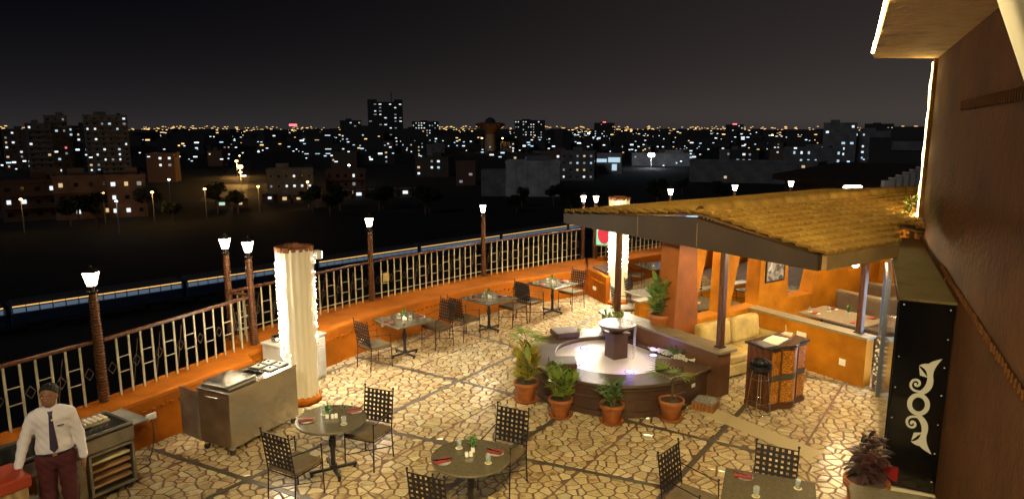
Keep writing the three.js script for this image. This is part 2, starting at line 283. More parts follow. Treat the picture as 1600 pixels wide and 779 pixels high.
// ---------------------------------------------------------------- lamp posts
const lanternGlow = glow(1, 0.80, 0.50, 26);
function lampPost() {
  const o = thing('lamp_post', '', 'lamp post', [0, 0, 0], 0, 'lamp posts along the parapet');
  const g = [cyl(0.05, 0.062, 1.6, 0, 0.8, 0, 14)]; part('pole', g, brassPole, o);
  const wrap = []; for (let i = 0; i <= 620; i++) { const a = i / 620 * Math.PI * 2 * 36, y = 0.04 + i / 620 * 1.5, rr = 0.062 - 0.012 * i / 620 + 0.006; wrap.push([Math.cos(a) * rr, y, Math.sin(a) * rr]); }
  part('rope_wrapping', tube(wrap, 0.011, 620, 5), brassPole, o);
  part('collar', [cyl(0.075, 0.04, 0.06, 0, 1.58, 0, 12), cyl(0.03, 0.03, 0.08, 0, 1.63, 0, 10)], iron, o);
  const la = part('lantern', [cyl(0.055, 0.05, 0.025, 0, 1.672, 0, 4), ...[0, 1, 2, 3].map((k) => { const a = k * Math.PI / 2; return bar([Math.cos(a) * 0.062, 1.68, Math.sin(a) * 0.062], [Math.cos(a) * 0.115, 1.875, Math.sin(a) * 0.115], 0.007, 5); })], iron, o);
  part('lantern_glass', [cyl(0.105, 0.056, 0.18, 0, 1.776, 0, 4)], lanternGlow, la);
  part('lantern_cap', [cyl(0.03, 0.135, 0.07, 0, 1.908, 0, 4), ball(0.018, 0, 1.955, 0)], iron, la);
  return o;
}
const lamp0 = lampPost();
const lampSpots = [
  [-5.74, -9.17, 'lamp post at far left, behind the waiter'],
  [-5.12, -12.1, 'outer left one of the twin lamp posts beside the white column'],
  [-4.58, -11.75, 'inner right one of the twin lamp posts, nearest the white column'],
  [-3.12, -14.9, 'lamp post behind the first square table, beside the yellow notice'],
  [-0.74, -17.5, 'lamp post behind the middle square table of the terrace'],
  [2.08, -20.0, 'left one of the two lamp posts behind the roof corner'],
  [2.44, -19.95, 'right one of the two lamp posts behind the roof corner'],
  [5.11, -22.15, 'lamp post left of the ridge tiles behind the tiled roof'],
  [7.71, -23.8, 'middle lamp post rising behind the tiled roof ridge'],
  [10.31, -25.45, 'rightmost lamp post behind the tiled roof ridge']];
lampSpots.forEach(([x, z, label], i) => {
  const o = i ? dup(lamp0, [x, 0.7, z], 0.785, label) : lamp0; if (!i) { o.position.set(x, 0.7, z); o.rotation.y = 0.785; o.userData.label = label; }
  pointLamp(scene, [x, 0.7 + 1.776, z], i === 2 ? C(1, 0.66, 0.25) : WARMW, i < 3 ? 8 : i < 5 ? 13 : 12, 4);
});
{ const n = solid('notice_plate', 'small yellow notice plate tied to the railing bars', 'sign', [rbx(0.17, 0.2, 0.012, 0.005)], M(0.72, 0.56, 0.2, 0.6, { map: again(mottle, 4) }), [-2.84, 1.2, -15.16], 0.83); }

// ================================================================ HOTEL WALL ON THE RIGHT
const WX = (z) => 1.38 + 0.4898 * -z;                     // the wall face, from the camera's right to its corner
const WALLTURN = Math.atan2(0.4898, 1);
{
  const s = 0.4898, z1 = -12.6, z0 = 3, t = 0.35;
  const o = thing('hotel_wall', 'tall brown plaster hotel wall along the right side of the terrace', 'wall');
  part('wall_body', prism([[WX(z0), z0], [WX(z1), z1], [WX(z1) + t, z1 + t * s], [WX(z0) + t, z0 + t * s]], -0.3, 9), hotelPlaster, o);
  // local frame along the wall: distance k (m) back from the corner, out = towards the terrace
  const L = Math.hypot(s, 1), ux = -s / L, uz = 1 / L, nx = -1 / L, nz = -s / L;
  const at = (k, out) => [WX(z1) + ux * k + nx * out, z1 + uz * k + nz * out], turn = -Math.atan2(uz, ux);
  const quad = (k0, k1, o0, o1) => [at(k0, o0), at(k1, o0), at(k1, o1), at(k0, o1)];
  part('corner_pilaster', prism(quad(0.0, 0.16, -0.02, 0.06), 0, 5.7, 0.01), soffitPlaster, o);
  part('render_panel', prism(quad(4.15, 12.5, -0.01, 0.035), 2.72, 4.72, 0.015), hotelPlaster, o);
  const dent = ready(rbx(0.055, 0.11, 0.035, 0.012)), r = rng(33);
  for (let k = 0; k < 42; k++) { const d = part('dentil', dent, hotelPlaster, o), p = at(4.25 + k * 0.118, 0.045); d.position.set(p[0], 4.775 + (r() - 0.5) * 0.012, p[1]); d.rotation.y = turn; d.rotation.z = (r() - 0.5) * 0.15; }
  for (let k = 0; k < 48; k++) { const d = part('dentil', dent, hotelPlaster, o), p = at(3.7 + k * 0.125, 0.012); d.position.set(p[0], 2.62 + (r() - 0.5) * 0.02, p[1]); d.rotation.y = turn; d.rotation.z = (r() - 0.5) * 0.3; d.scale.set(0.45, 0.75, 0.6); }
  // a hand-cut crack in the render
  const crack = []; for (let i = 0; i < 26; i++) crack.push([4.12 + Math.sin(i * 1.7) * 0.02 + (r() - 0.5) * 0.03, 4.7 - i * 0.12]);
  part('render_seam', crack.slice(1).map((c, i) => { const a = at(crack[i][0], 0.004), b = at(c[0], 0.004); return bar([a[0], crack[i][1], a[1]], [b[0], c[1], b[1]], 0.011, 5); }), M(0.12, 0.06, 0.03, 0.9), o);
  // overhanging slab with rope light along its edge
  const slab = thing('overhanging_slab', 'overhanging concrete slab with stained plaster underside above the hotel wall', 'roof slab');
  const w = 1.14;
  part('slab_body', prism([[WX(z1) + 0.1, z1], [WX(z1) - w, z1], [WX(z0) - w, z0], [WX(z0) + 0.1, z0]], 5.72, 6.02), soffitPlaster, slab);
  const rope1 = thing('rope_light', 'golden rope light running down the corner of the hotel wall', 'rope light');
  const pc = at(-0.035, 0.05), ropeGlow = glow(1, 0.74, 0.30, 14);
  part('light_tube', [tube(Array.from({ length: 14 }, (_, i) => [pc[0] + Math.sin(i * 2.1) * 0.008, 5.66 - i * 0.205, pc[1] + Math.cos(i * 1.3) * 0.006]), 0.03, 60, 6)], ropeGlow, rope1);
  for (const y of [3.3, 4.1, 4.9, 5.5]) pointLamp(scene, [pc[0] - 0.12, y, pc[1] - 0.06], GOLD, 0.8, 5);
  const rope2 = thing('rope_light', 'golden rope light along the outer edge of the overhanging slab', 'rope light');
  const e = (z) => [WX(z) - w - 0.03, 5.76, z];
  part('light_tube', [tube([e(-10.4), e(-8.4), e(-6), e(-4), e(-2)], 0.02, 80, 6)], ropeGlow, rope2);
  for (let k = 0; k < 7; k++) { const b = part('light_bulb', ball(0.028), ropeGlow, rope2); const q = e(-10.75 - k * 0.24); b.position.set(q[0], q[1] + 0.02, q[2]); }
  for (const z of [-9.4, -7, -4.5]) { const q = e(z); pointLamp(scene, [q[0] - 0.08, q[1] - 0.03, q[2]], GOLD, 0.7, 5); }
  // drain pipe and bulb below the rope light
  const pipe = at(-0.05, 0.12);
  solid('drain_pipe', 'dark drain pipe at the hotel wall corner above the cooler', 'pipe', [bar([pipe[0], 0, pipe[1]], [pipe[0], 2.85, pipe[1]], 0.05, 12), ...[0.6, 1.6, 2.6].map((y) => bar([pipe[0], y, pipe[1]], [pipe[0], y + 0.05, pipe[1]], 0.062, 12))], darkWood);
  const bulb = thing('wall_lamp', 'small bare bulb on the hotel wall corner beside the tiled roof', 'lamp', [pc[0] - 0.02, 2.93, pc[1] + 0.02]);
  part('bulb', ball(0.045), glow(1, 0.85, 0.5, 30), bulb); part('bulb_holder', cyl(0.02, 0.026, 0.06, 0.02, 0.06, 0, 8), iron, bulb);
  pointLamp(scene, [pc[0] - 0.02, 2.93, pc[1] + 0.02], GOLD, 2.5, 2);
  // creeper around the corner
  const vine = thing('creeper_plant', 'green creeper hanging on the hotel corner beside the roof ridge', 'plant', [pc[0] - 0.1, 2.65, pc[1] - 0.05]);
  part('stem', tube([[0, -0.3, 0], [-0.08, 0.1, -0.02], [0.0, 0.4, 0], [-0.06, 0.62, 0]], 0.008, 16, 5), M(0.1, 0.07, 0.03), vine);
  const lg = leafGeo(0.1, 0.05, 0.9), lm = leafMat(0.12, 0.2, 0.03), q = rng(9);
  for (let k = 0; k < 46; k++) { const m = part('leaf', lg, lm, vine); m.position.set(-0.04 + (q() - 0.5) * 0.22, -0.28 + q() * 0.9, (q() - 0.5) * 0.14); m.rotation.set((q() - 0.5) * 2, q() * 6.28, (q() - 0.5) * 2.4); m.scale.setScalar(0.6 + q() * 0.6); }
  // pale curtain close by on the right
  const cur = thing('curtain', 'pale grey curtain hanging at the top right edge', 'curtain');
  const cg = new THREE.PlaneGeometry(1, 1, 40, 10), cp = cg.attributes.position;
  for (let i = 0; i < cp.count; i++) { const a = cp.getX(i) + 0.5, b = 0.5 - cp.getY(i), y = 5.75 - b * 2.3, left = Math.min(2.6, 1.566 + b * 1.074); cp.setXYZ(i, left + a * (2.62 - left), y, -2.86 + Math.sin(a * 21 + b) * 0.035 * (1 - 0.3 * b)); }
  cg.computeVertexNormals();
  part('cloth', cg, M(0.27, 0.25, 0.22, 0.9, { side: THREE.DoubleSide, bumpMap: again(grainB, 20), bumpScale: 0.001 }), cur, true);
  part('curtain_rod', bar([1.75, 5.7, -2.86], [2.72, 5.7, -2.86], 0.016, 10), iron, cur);
}
// ---------------------------------------------------------------- long black cooler cabinet against that wall
{
  const o = thing('cooler_cabinet', 'tall black drinks cooler cabinet with silver scroll ornament against the hotel wall', 'cooler', [4.69, 0, -8.08]);
  // local: x towards the wall, -z back along the wall
  const th = Math.atan2(2.45, 4.75); o.rotation.y = -th;
  const W = 0.57, D = 5.25, H = 2.46;
  const black = M(0.008, 0.009, 0.012, 0.14, { clearcoat: 0.5, clearcoatRoughness: 0.08, roughnessMap: again(rough1, 0.7) });
  part('body', [bx(W, H - 0.1, D, W / 2, H / 2 + 0.05, -D / 2)], M(0.06, 0.028, 0.016, 0.35, { map: again(wood, 0.8) }), o);
  part('top_panel', [bx(W + 0.04, 0.03, D + 0.04, W / 2, H + 0.018, -D / 2)], M(0.13, 0.095, 0.03, 0.7, { map: again(blotch, 0.9) }), o);
  const cv = document.createElement('canvas'); cv.width = 256; cv.height = 1024; const x = cv.getContext('2d');
  x.fillStyle = '#07080b'; x.fillRect(0, 0, 256, 1024); x.fillStyle = '#b9b7b0'; x.strokeStyle = '#b9b7b0'; x.lineCap = 'round';
  const half = (f) => {                                    // one flourish, mirrored about the ring
    x.save(); x.translate(140, 545); x.scale(1, f);
    x.beginPath(); x.moveTo(-4, -46); x.bezierCurveTo(46, -70, 62, -110, 50, -160); x.bezierCurveTo(46, -195, 62, -228, 84, -262); x.bezierCurveTo(50, -250, 34, -238, 22, -226); x.bezierCurveTo(4, -228, -14, -218, -22, -208); x.bezierCurveTo(0, -206, 16, -190, 20, -170); x.bezierCurveTo(30, -130, 18, -92, -10, -70); x.closePath(); x.fill();
    x.lineWidth = 13; x.beginPath(); x.moveTo(12, -72); x.bezierCurveTo(-40, -60, -62, -92, -44, -122); x.bezierCurveTo(-30, -140, -4, -130, -10, -108); x.bezierCurveTo(-16, -94, -32, -98, -28, -110); x.stroke();
    x.beginPath(); x.moveTo(-20, -205); x.lineTo(28, -150); x.lineTo(-12, -158); x.closePath(); x.fill();
    x.restore();
  };
  half(1); half(-1); x.lineWidth = 24; x.beginPath(); x.ellipse(136, 545, 42, 50, 0, 0, 6.3); x.stroke();
  x.fillStyle = '#c4bfb4'; for (const [a, b] of [[20, 20], [236, 26], [238, 180], [236, 330], [236, 480], [236, 640], [236, 800], [20, 300], [18, 470], [16, 640], [236, 960]]) { x.beginPath(); x.arc(a, b, 4, 0, 7); x.fill(); }
  const ct = new THREE.CanvasTexture(cv); ct.colorSpace = THREE.SRGBColorSpace;
  const pg = new THREE.BoxGeometry(W, H - 0.08, 0.02); pg.translate(W / 2, H / 2 + 0.04, 0.012);
  part('ornament_panel', pg, M(1, 1, 1, 0.16, { map: ct, clearcoat: 0.5, clearcoatRoughness: 0.1 }), o, true).userData = { label: 'black end panel printed with a silver scroll ornament' };
  part('base_strip', [bx(W + 0.02, 0.07, 0.03, W / 2, 0.036, 0.03)], M(0.5, 0.45, 0.33, 0.5), o);
  part('red_sticker', [bx(0.16, 0.2, 0.004, 0.085, 0.24, 0.026)], M(0.17, 0.005, 0.006, 0.4), o);
  part('side_panel', [bx(0.02, H - 0.14, 3.1, -0.012, H / 2 + 0.03, -1.6)], black, o);
  const dr = part('cooler_door', [bx(0.05, 1.9, 0.05, -0.035, 1.05, -3.3), bx(0.05, 1.9, 0.05, -0.035, 1.05, -4.9), bx(0.05, 0.06, 1.65, -0.035, 2.03, -4.1), bx(0.05, 0.06, 1.65, -0.035, 0.07, -4.1)], M(0.12, 0.14, 0.18, 0.3, { metalness: 0.6 }), o);
  part('glass', [bx(0.012, 1.9, 1.55, -0.03, 1.05, -4.1)], M(0.8, 0.9, 1, 0.03, { transmission: 1, thickness: 0 }), dr);
  part('light_panel', [bx(0.01, 1.82, 1.5, -0.016, 1.05, -4.1)], glow(0.55, 0.75, 1, 2.0), dr);
  const rl = new THREE.RectAreaLight(C(0.6, 0.8, 1), 2.2, 1.5, 1.8); rl.position.set(-0.09, 1.05, -4.1); rl.rotation.set(0, Math.PI / 2, 0); o.add(rl);
}

// ================================================================ ROOFED PAVILION
const PO = [3.49, 0, -12.76], PT = Math.atan2(0.5408, 0.8411);      // local x along the window wall, local z towards the terrace
const pav = (u, v) => [PO[0] + 0.8411 * u + 0.5408 * v, PO[2] - 0.5408 * u + 0.8411 * v];
const pt = (name, label, cat, group) => thing(name, label, cat, PO, PT, group);
const pavAt = (u, y, v) => { const [x, z] = pav(u, v); return [x, y, z]; };
const tileTones = [[0.44, 0.25, 0.06], [0.38, 0.21, 0.05], [0.48, 0.29, 0.075], [0.40, 0.24, 0.06]].map((c) => M(...c, 0.6, { map: again(mottle, 3), bumpMap: again(grainB, 6), bumpScale: 0.002 }));
{
  const roof = pt('tiled_roof', 'clay tiled gable roof with brown fascia over the seating', 'roof');
  const U0 = -0.87, U1 = 8.6, VE = 3.1, VR = 0.8, VB = -2.9, YE = 2.70, YR = 3.08;
  // gable fascia facing the terrace: straight bottom, peaked top
  const s = new THREE.Shape([[VB, 2.5], [VE, 2.5], [VE, 2.71], [VR, 3.0], [VB, 2.7]].map(([a, b]) => new THREE.Vector2(a, b)));
  const g = new THREE.ExtrudeGeometry(s, { depth: 0.09, bevelEnabled: true, bevelSize: 0.008, bevelThickness: 0.008, bevelSegments: 1 }); g.rotateY(-Math.PI / 2); g.translate(U0, 0, 0);
  const fas = part('fascia', g, fasciaPaint, roof);
  for (const v of [-0.6, 0.85]) part('fascia_joint', bx(0.012, 0.4, 0.012, U0 - 0.1, 2.72, v), M(0.2, 0.14, 0.09, 0.6), fas);
  part('eave_beam', bx(1.9, 0.21, 0.12, U0 + 0.96, 2.605, VE + 0.02), M(0.42, 0.28, 0.15, 0.45, { map: again(mottle, 0.8) }), roof);
  part('back_beam', bx(8.8, 0.2, 0.12, U0 + 4.5, 2.6, VB + 0.06), fasciaPaint, roof);
  // boards under the tiles
  const slope = Math.atan2(YR - YE, VE - VR), slopeB = Math.atan2(YR - YE, VR - VB);
  const under = M(0.16, 0.085, 0.04, 0.7, { map: again(wood, 0.8) });
  const deck = (va, ya, vb, yb, ua, ub) => { const dz = vb - va, l = Math.hypot(dz, yb - ya); return bx(ub - ua, 0.03, l, (ua + ub) / 2, (ya + yb) / 2 - 0.03, (va + vb) / 2, 0, Math.atan2(-(yb - ya), dz)); };
  const vMax = (u) => u < 1.05 ? VE - 0.02 : u > 2.6 ? 2.8 : 4.585 - 0.5774 * (u + 1.52) - 0.05 + 0.55 * Math.max(0, Math.min(1, (u - 2.0) / 0.9));
  const strips = []; for (let u = U0 + 0.02; u < U1 - 0.01; u += 0.25) { const v = vMax(u + 0.25); strips.push(deck(VR, YR, v, YR - (v - VR) / (VE - VR) * (YR - YE), u, Math.min(U1, u + 0.25))); }
  part('roof_boards', [...strips, deck(VB + 0.05, YE, VR, YR, U0 + 0.02, U1)], under, roof);
  for (let k = 0; k < 8; k++) part('rafter', bx(0.06, 0.09, 4.6, U0 + 0.6 + k * 1.15, 2.63, -0.5), darkWood, roof);
  // tiles
  function tileGeo(w, l) {
    const n = 8, pos = [], idx = [], row = (z, y, f = 1) => { for (let i = 0; i <= n; i++) { const t = i / n; pos.push((t - 0.5) * w, y + f * 0.024 * Math.cos(t * Math.PI * 4), z); } };
    row(-l / 2, 0); row(l / 2, 0.04); row(l / 2, -0.016);
    for (let k = 0; k < 2; k++) for (let i = 0; i < n; i++) { const a = k * (n + 1) + i, b = a + n + 1; idx.push(a, b, a + 1, a + 1, b, b + 1); }
    const q = new THREE.BufferGeometry(); q.setAttribute('position', new THREE.Float32BufferAttribute(pos, 3)); q.setIndex(idx); const f = q.toNonIndexed(); f.computeVertexNormals();
    return ready(f);
  }
  const rows = 10, len = Math.hypot(VE + 0.04 - VR, YR - YE), ex = len / rows, tw = 0.2, cols = Math.floor((U1 - U0) / tw), tg = tileGeo(tw * 1.01, ex * 1.18), r = rng(61);
  const list = [];
  for (let i = 0; i < rows; i++) for (let j = 0; j < cols; j++) {
    const t = (i + 0.5) / rows, u = U0 - 0.02 + (j + 0.5) * tw + (r() - 0.5) * 0.012, v = VR + (VE + 0.04 - VR) * t, y = YR + 0.02 - (YR - YE) * t, [wx, wz] = pav(u, v);
    if (v + 0.09 > vMax(u) + 0.12) continue;
    const d = Math.hypot(wx, 1.6, wz); list.push({ u, v, y, rz: (r() - 0.5) * 0.03, ry: (r() - 0.5) * 0.035, s: 1 / (d * d), k: Math.floor(r() * tileTones.length) });
  }
  list.sort((a, b) => b.s - a.s);
  const rest = tileTones.map(() => []);
  list.forEach((q, i) => {
    if (i < 295) { const m = part('roof_tile', tg, tileTones[q.k], roof); m.position.set(q.u, q.y, q.v); m.rotation.set(slope - 0.05, q.ry * 0.4, q.rz); }
    else rest[q.k].push(put(tg.clone(), q.u, q.y, q.v, 0, slope - 0.05, 0));
  });
  const lb = Math.hypot(VR - VB, YR - YE), rb = 14, tb = tileGeo(tw * 1.01, lb / rb * 1.18);
  for (let i = 0; i < rb; i++) for (let j = 0; j < cols; j++) { const t = (i + 0.5) / rb, q = tb.clone(); q.rotateY(Math.PI); rest[Math.floor(r() * 4)].push(put(q, U0 - 0.02 + (j + 0.5) * tw, YR + 0.02 - (YR - YE) * t, VR - (VR - VB + 0.05) * t, 0, -slopeB + 0.04, (r() - 0.5) * 0.02)); }
  const far = new THREE.Mesh(mergeGeometries(rest.map((l) => mergeGeometries(l)), true), tileTones); far.name = 'roof_tiles'; far.userData = { kind: 'stuff' }; roof.add(far);
  const cap = (() => { const q = new THREE.CylinderGeometry(0.105, 0.135, 0.4, 10, 1, true, -Math.PI / 2 - 0.25, Math.PI + 0.5); q.rotateX(-Math.PI / 2); q.rotateY(Math.PI / 2); return ready(q); })();
  for (let k = 0; k < 25; k++) { const m = part('ridge_tile', cap, tileTones[k % 4], roof); m.position.set(U0 + 0.2 + k * 0.35, YR + 0.035 + (r() - 0.5) * 0.02, VR + (r() - 0.5) * 0.02); m.rotation.z = 0.05 + (r() - 0.5) * 0.05; m.rotation.y = (r() - 0.5) * 0.06; }
}
// posts
function post(label, u, v, y0, y1) { const p = pavAt(u, y0, v), o = thing('roof_post', label, 'post', p, PT); part('shaft', rbx(0.1, y1 - y0, 0.1, 0.008, 0, (y1 - y0) / 2, 0), darkWood, o); part('base_plate', bx(0.14, 0.02, 0.14, 0, 0.011, 0), iron, o); return o; }
post('slim dark roof post standing on the planter wall beside the beige sofa', -0.8, 1.32, 0.845, 2.5);
post('slim dark roof post on the planter wall in front of the pale column', -0.66, -1.45, 0.845, 2.5);
post('slim dark roof post standing on the orange divider by the dining table', 1.68, 2.3, 0.94, 2.5);

// low planter wall behind the fountain and the orange divider
{
  const o = pt('planter_wall', 'low brown planter wall with grey coping behind the fountain', 'wall');
  part('wall_body', bx(0.32, 0.79, 3.0, -0.81, 0.395, -0.07), M(0.17, 0.075, 0.035, 0.5, { map: again(mottle, 0.9) }), o);
  for (let k = 0; k < 3; k++) part('coping_slab', rbx(0.42, 0.045, 1.04, 0.008, -0.81, 0.815, -1.1 + k * 1.05), copingStone, o);
  const d = pt('divider_wall', 'low orange divider wall with grey coping in front of the dining table', 'wall');
  part('wall_body', bx(0.22, 0.88, 2.5, 1.68, 0.44, 1.26), orangeGold, d);
  for (let k = 0; k < 3; k++) part('coping_slab', rbx(0.3, 0.04, 0.84, 0.008, 1.68, 0.902, 0.43 + k * 0.845), copingStone, d);
  const sw = part('socket_panel', rbx(0.012, 0.17, 0.2, 0.004, 1.564, 0.62, 1.25), plasticWhite, d);
  for (let a = 0; a < 3; a++) for (let b = 0; b < 2; b++) part('socket', rbx(0.012, 0.055, 0.045, 0.003, 1.557, 0.58 + b * 0.075, 1.19 + a * 0.06), ceramic, sw);
  const sw2 = part('socket_panel', rbx(0.012, 0.12, 0.12, 0.004, 1.564, 0.36, 2.1), plasticWhite, d); part('socket', rbx(0.012, 0.06, 0.06, 0.003, 1.557, 0.36, 2.1), ceramic, sw2);
  // mosaic pier at its end
  const p = thing('pebble_pier', 'short pier faced with cream pebble mosaic at the divider end', 'pier', pavAt(1.82, 0, 2.72), PT);
  part('core', rbx(0.26, 0.95, 0.26, 0.02, 0, 0.475, 0), M(0.10, 0.06, 0.03, 0.7), p);
  const pebs = [], r = rng(77); for (let k = 0; k < 240; k++) { const side = k % 3, a = (r() - 0.5) * 0.23, y = 0.03 + r() * 0.88; const q = new THREE.SphereGeometry(0.014 + r() * 0.008, 6, 4); q.scale(1, 1.2, 0.5); if (side === 0) q.translate(a, y, 0.131); else { q.rotateY(Math.PI / 2); q.translate(side === 1 ? -0.131 : 0.131, y, a); } pebs.push(q); }
  const pm = part('pebbles', pebs, M(0.6, 0.5, 0.26, 0.5), p); pm.userData = { kind: 'stuff' };
}
// window wall with leaning openings
{
  const o = pt('window_wall', 'orange plaster wall with leaning open windows behind the sofa', 'wall');
  const s = new THREE.Shape([[-0.42, 0], [6.4, 0], [6.4, 2.62], [-0.42, 2.62]].map((p) => new THREE.Vector2(...p)));
  for (const h of [[[0.02, 0.85], [0.86, 0.85], [0.9, 2.32], [0.34, 2.32]], [[1.04, 0.86], [1.95, 0.86], [1.98, 2.32], [1.36, 2.32]], [[2.9, 0.9], [3.8, 0.9], [4.1, 2.2], [2.82, 2.2]], [[5.1, 1.25], [6.0, 1.35], [6.1, 2.1], [5.0, 2.1]]]) s.holes.push(new THREE.Path(h.map((p) => new THREE.Vector2(...p))));
  const g = new THREE.ExtrudeGeometry(s, { depth: 0.3, bevelEnabled: true, bevelSize: 0.02, bevelThickness: 0.02, bevelSegments: 2 }); g.translate(0, 0, -0.36);
  part('wall_body', g, orangeGold, o);
  // the broad leaning end pillar
  const f = [[-0.6, -0.5], [-0.1, -0.5], [-0.1, 0.06], [-0.6, 0.06]];
  const ps = new THREE.Shape([[-0.66, 0], [0.02, 0], [-0.02, 0.85], [-0.14, 2.6], [-0.56, 2.6]].map((p) => new THREE.Vector2(...p)));
  const pg = new THREE.ExtrudeGeometry(ps, { depth: 0.42, bevelEnabled: true, bevelSize: 0.015, bevelThickness: 0.015, bevelSegments: 2 }); pg.translate(0, 0, -0.33);
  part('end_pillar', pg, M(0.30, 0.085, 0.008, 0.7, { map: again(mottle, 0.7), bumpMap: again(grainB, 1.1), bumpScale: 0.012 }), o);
}
// far side and back of the seating: a low serving ledge and a back wall on the right
{
  const o = pt('side_wall', 'orange plaster wall closing the right end of the roofed seating', 'wall');
  part('wall_body', bx(0.2, 2.6, 3.1, 6.5, 1.3, 1.2), orangeGold, o);
  const p = pt('low_partition', 'low orange partition with grey ledge between the inner tables', 'wall');
  part('wall_body', bx(3.6, 0.75, 0.16, 2.2, 0.375, -2.0), orangeGold, p); part('coping_slab', rbx(3.7, 0.04, 0.26, 0.008, 2.2, 0.772, -2.0), copingStone, p);
}
// lamps under the roof
const spotGlow = glow(1, 0.82, 0.5, 18);
function ceilingLamp(label, u, y, v, cd, color = WARM) {
  const p = pavAt(u, y, v), o = thing('ceiling_lamp', label, 'lamp', p, PT, 'lamps under the tiled roof');
  part('lamp_housing', [cyl(0.07, 0.075, 0.07, 0, 0.055, 0, 14), cyl(0.012, 0.012, 0.12, 0, 0.13, 0, 6)], iron, o);
  part('lamp_bulb', ball(0.055, 0, 0.0, 0, 12), spotGlow, o);
  pointLamp(scene, p, color, cd, 3);
}
ceilingLamp('bare lamp hanging beside the first leaning window behind the sofa', 0.72, 2.36, -0.6, 7, GOLD);
ceilingLamp('bare lamp hanging beside the second leaning window', 1.85, 2.36, -0.6, 7, GOLD);
ceilingLamp('lamp hanging over the beige sofa', 0.6, 2.40, 1.3, 10);
ceilingLamp('lamp hanging above the dining table by the orange divider', 3.0, 2.40, 1.3, 17);
ceilingLamp('lamp hanging under the eave nearest the black cooler', 0.6, 2.36, 2.75, 16);
ceilingLamp('lamp hanging above the inner booth on the right', 4.9, 2.40, 0.9, 10);
ceilingLamp('lamp hanging over the far table near the menu boards', 0.2, 2.42, -2.3, 16, WARMW);
ceilingLamp('lamp hanging behind the window with a view of diners', 3.4, 2.40, -1.4, 13);

// ================================================================ FAIRY-LIT COLUMNS
function ribColumn(label, x, z, h, rad, bulbArc, seed) {
  const o = thing('fluted_column', label, 'column', [x, 0, z]);
  const n = 72, rows = 30, pos = [], idx = [], r = rng(seed), ph = Array.from({ length: n }, () => r());
  for (let j = 0; j <= rows; j++) for (let i = 0; i < n; i++) {
    const a = i / n * Math.PI * 2, t = j / rows, rib = (i % 4 < 2 ? 0.012 : -0.006) * (0.6 + ph[i]) + Math.sin(t * 17 + ph[i] * 9) * 0.005 + Math.sin(a * 3 + t * 5) * 0.008, rr = rad * (0.95 + 0.1 * t) + rib;
    pos.push(Math.cos(a) * rr, 0.12 + t * (h - 0.12) + (j === rows ? (ph[i] - 0.5) * 0.05 : 0), Math.sin(a) * rr);
  }
  for (let j = 0; j < rows; j++) for (let i = 0; i < n; i++) { const a = j * n + i, b = j * n + (i + 1) % n; idx.push(a, a + n, b, b, a + n, b + n); }
  const g = new THREE.BufferGeometry(); g.setAttribute('position', new THREE.Float32BufferAttribute(pos, 3)); g.setIndex(idx); g.computeVertexNormals();
  part('shaft', g, M(0.80, 0.72, 0.56, 0.75, { bumpMap: again(grainB, 4, 0.5), bumpScale: 0.006 }), o);
  part('plinth', lathe([[0, 0], [rad + 0.045, 0], [rad + 0.045, 0.1], [rad - 0.02, 0.135], [0, 0.135]], 32), orange, o);
  const topR = rng(seed + 1), chunk = []; for (let k = 0; k < 14; k++) { const a = k / 14 * 6.283; chunk.push(rbx(0.13, 0.05 + topR() * 0.05, 0.1, 0.012, Math.cos(a) * (rad * 0.86), h - 0.005, Math.sin(a) * (rad * 0.86), -a + topR() * 0.4)); }
  part('brick_rim', [...chunk, cyl(rad * 0.9, rad * 0.9, 0.04, 0, h - 0.05, 0, 24)], M(0.30, 0.11, 0.05, 0.8), o);
  return { o, rr: (t) => rad * (0.95 + 0.1 * t) };
}
const fairyGlow = glow(1, 0.92, 0.74, 22);
const bulbGeo = ready(new THREE.SphereGeometry(0.0085, 6, 4));
function fairyString(label, col, x, z, h, y0, y1, arc0, arc1, n, seed) {
  const s = thing('fairy_lights', label, 'fairy lights', [x, 0, z]), r = rng(seed), pts = [];
  for (let k = 0; k < n; k++) { const t = k / n, y = y1 - (y1 - y0) * t + (r() - 0.5) * 0.12, a = arc0 + (arc1 - arc0) * (0.5 + 0.5 * Math.sin(k * 1.93)) + (r() - 0.5) * 0.2, rr = col.rr(y / h) + 0.03; pts.push([Math.cos(a) * rr, y, Math.sin(a) * rr]); }
  part('wire', tube(pts, 0.0022, n * 3, 4), M(0.6, 0.55, 0.45, 0.5), s);
  for (const p of pts) part('light_bulb', bulbGeo, fairyGlow, s).position.set(...p);
}
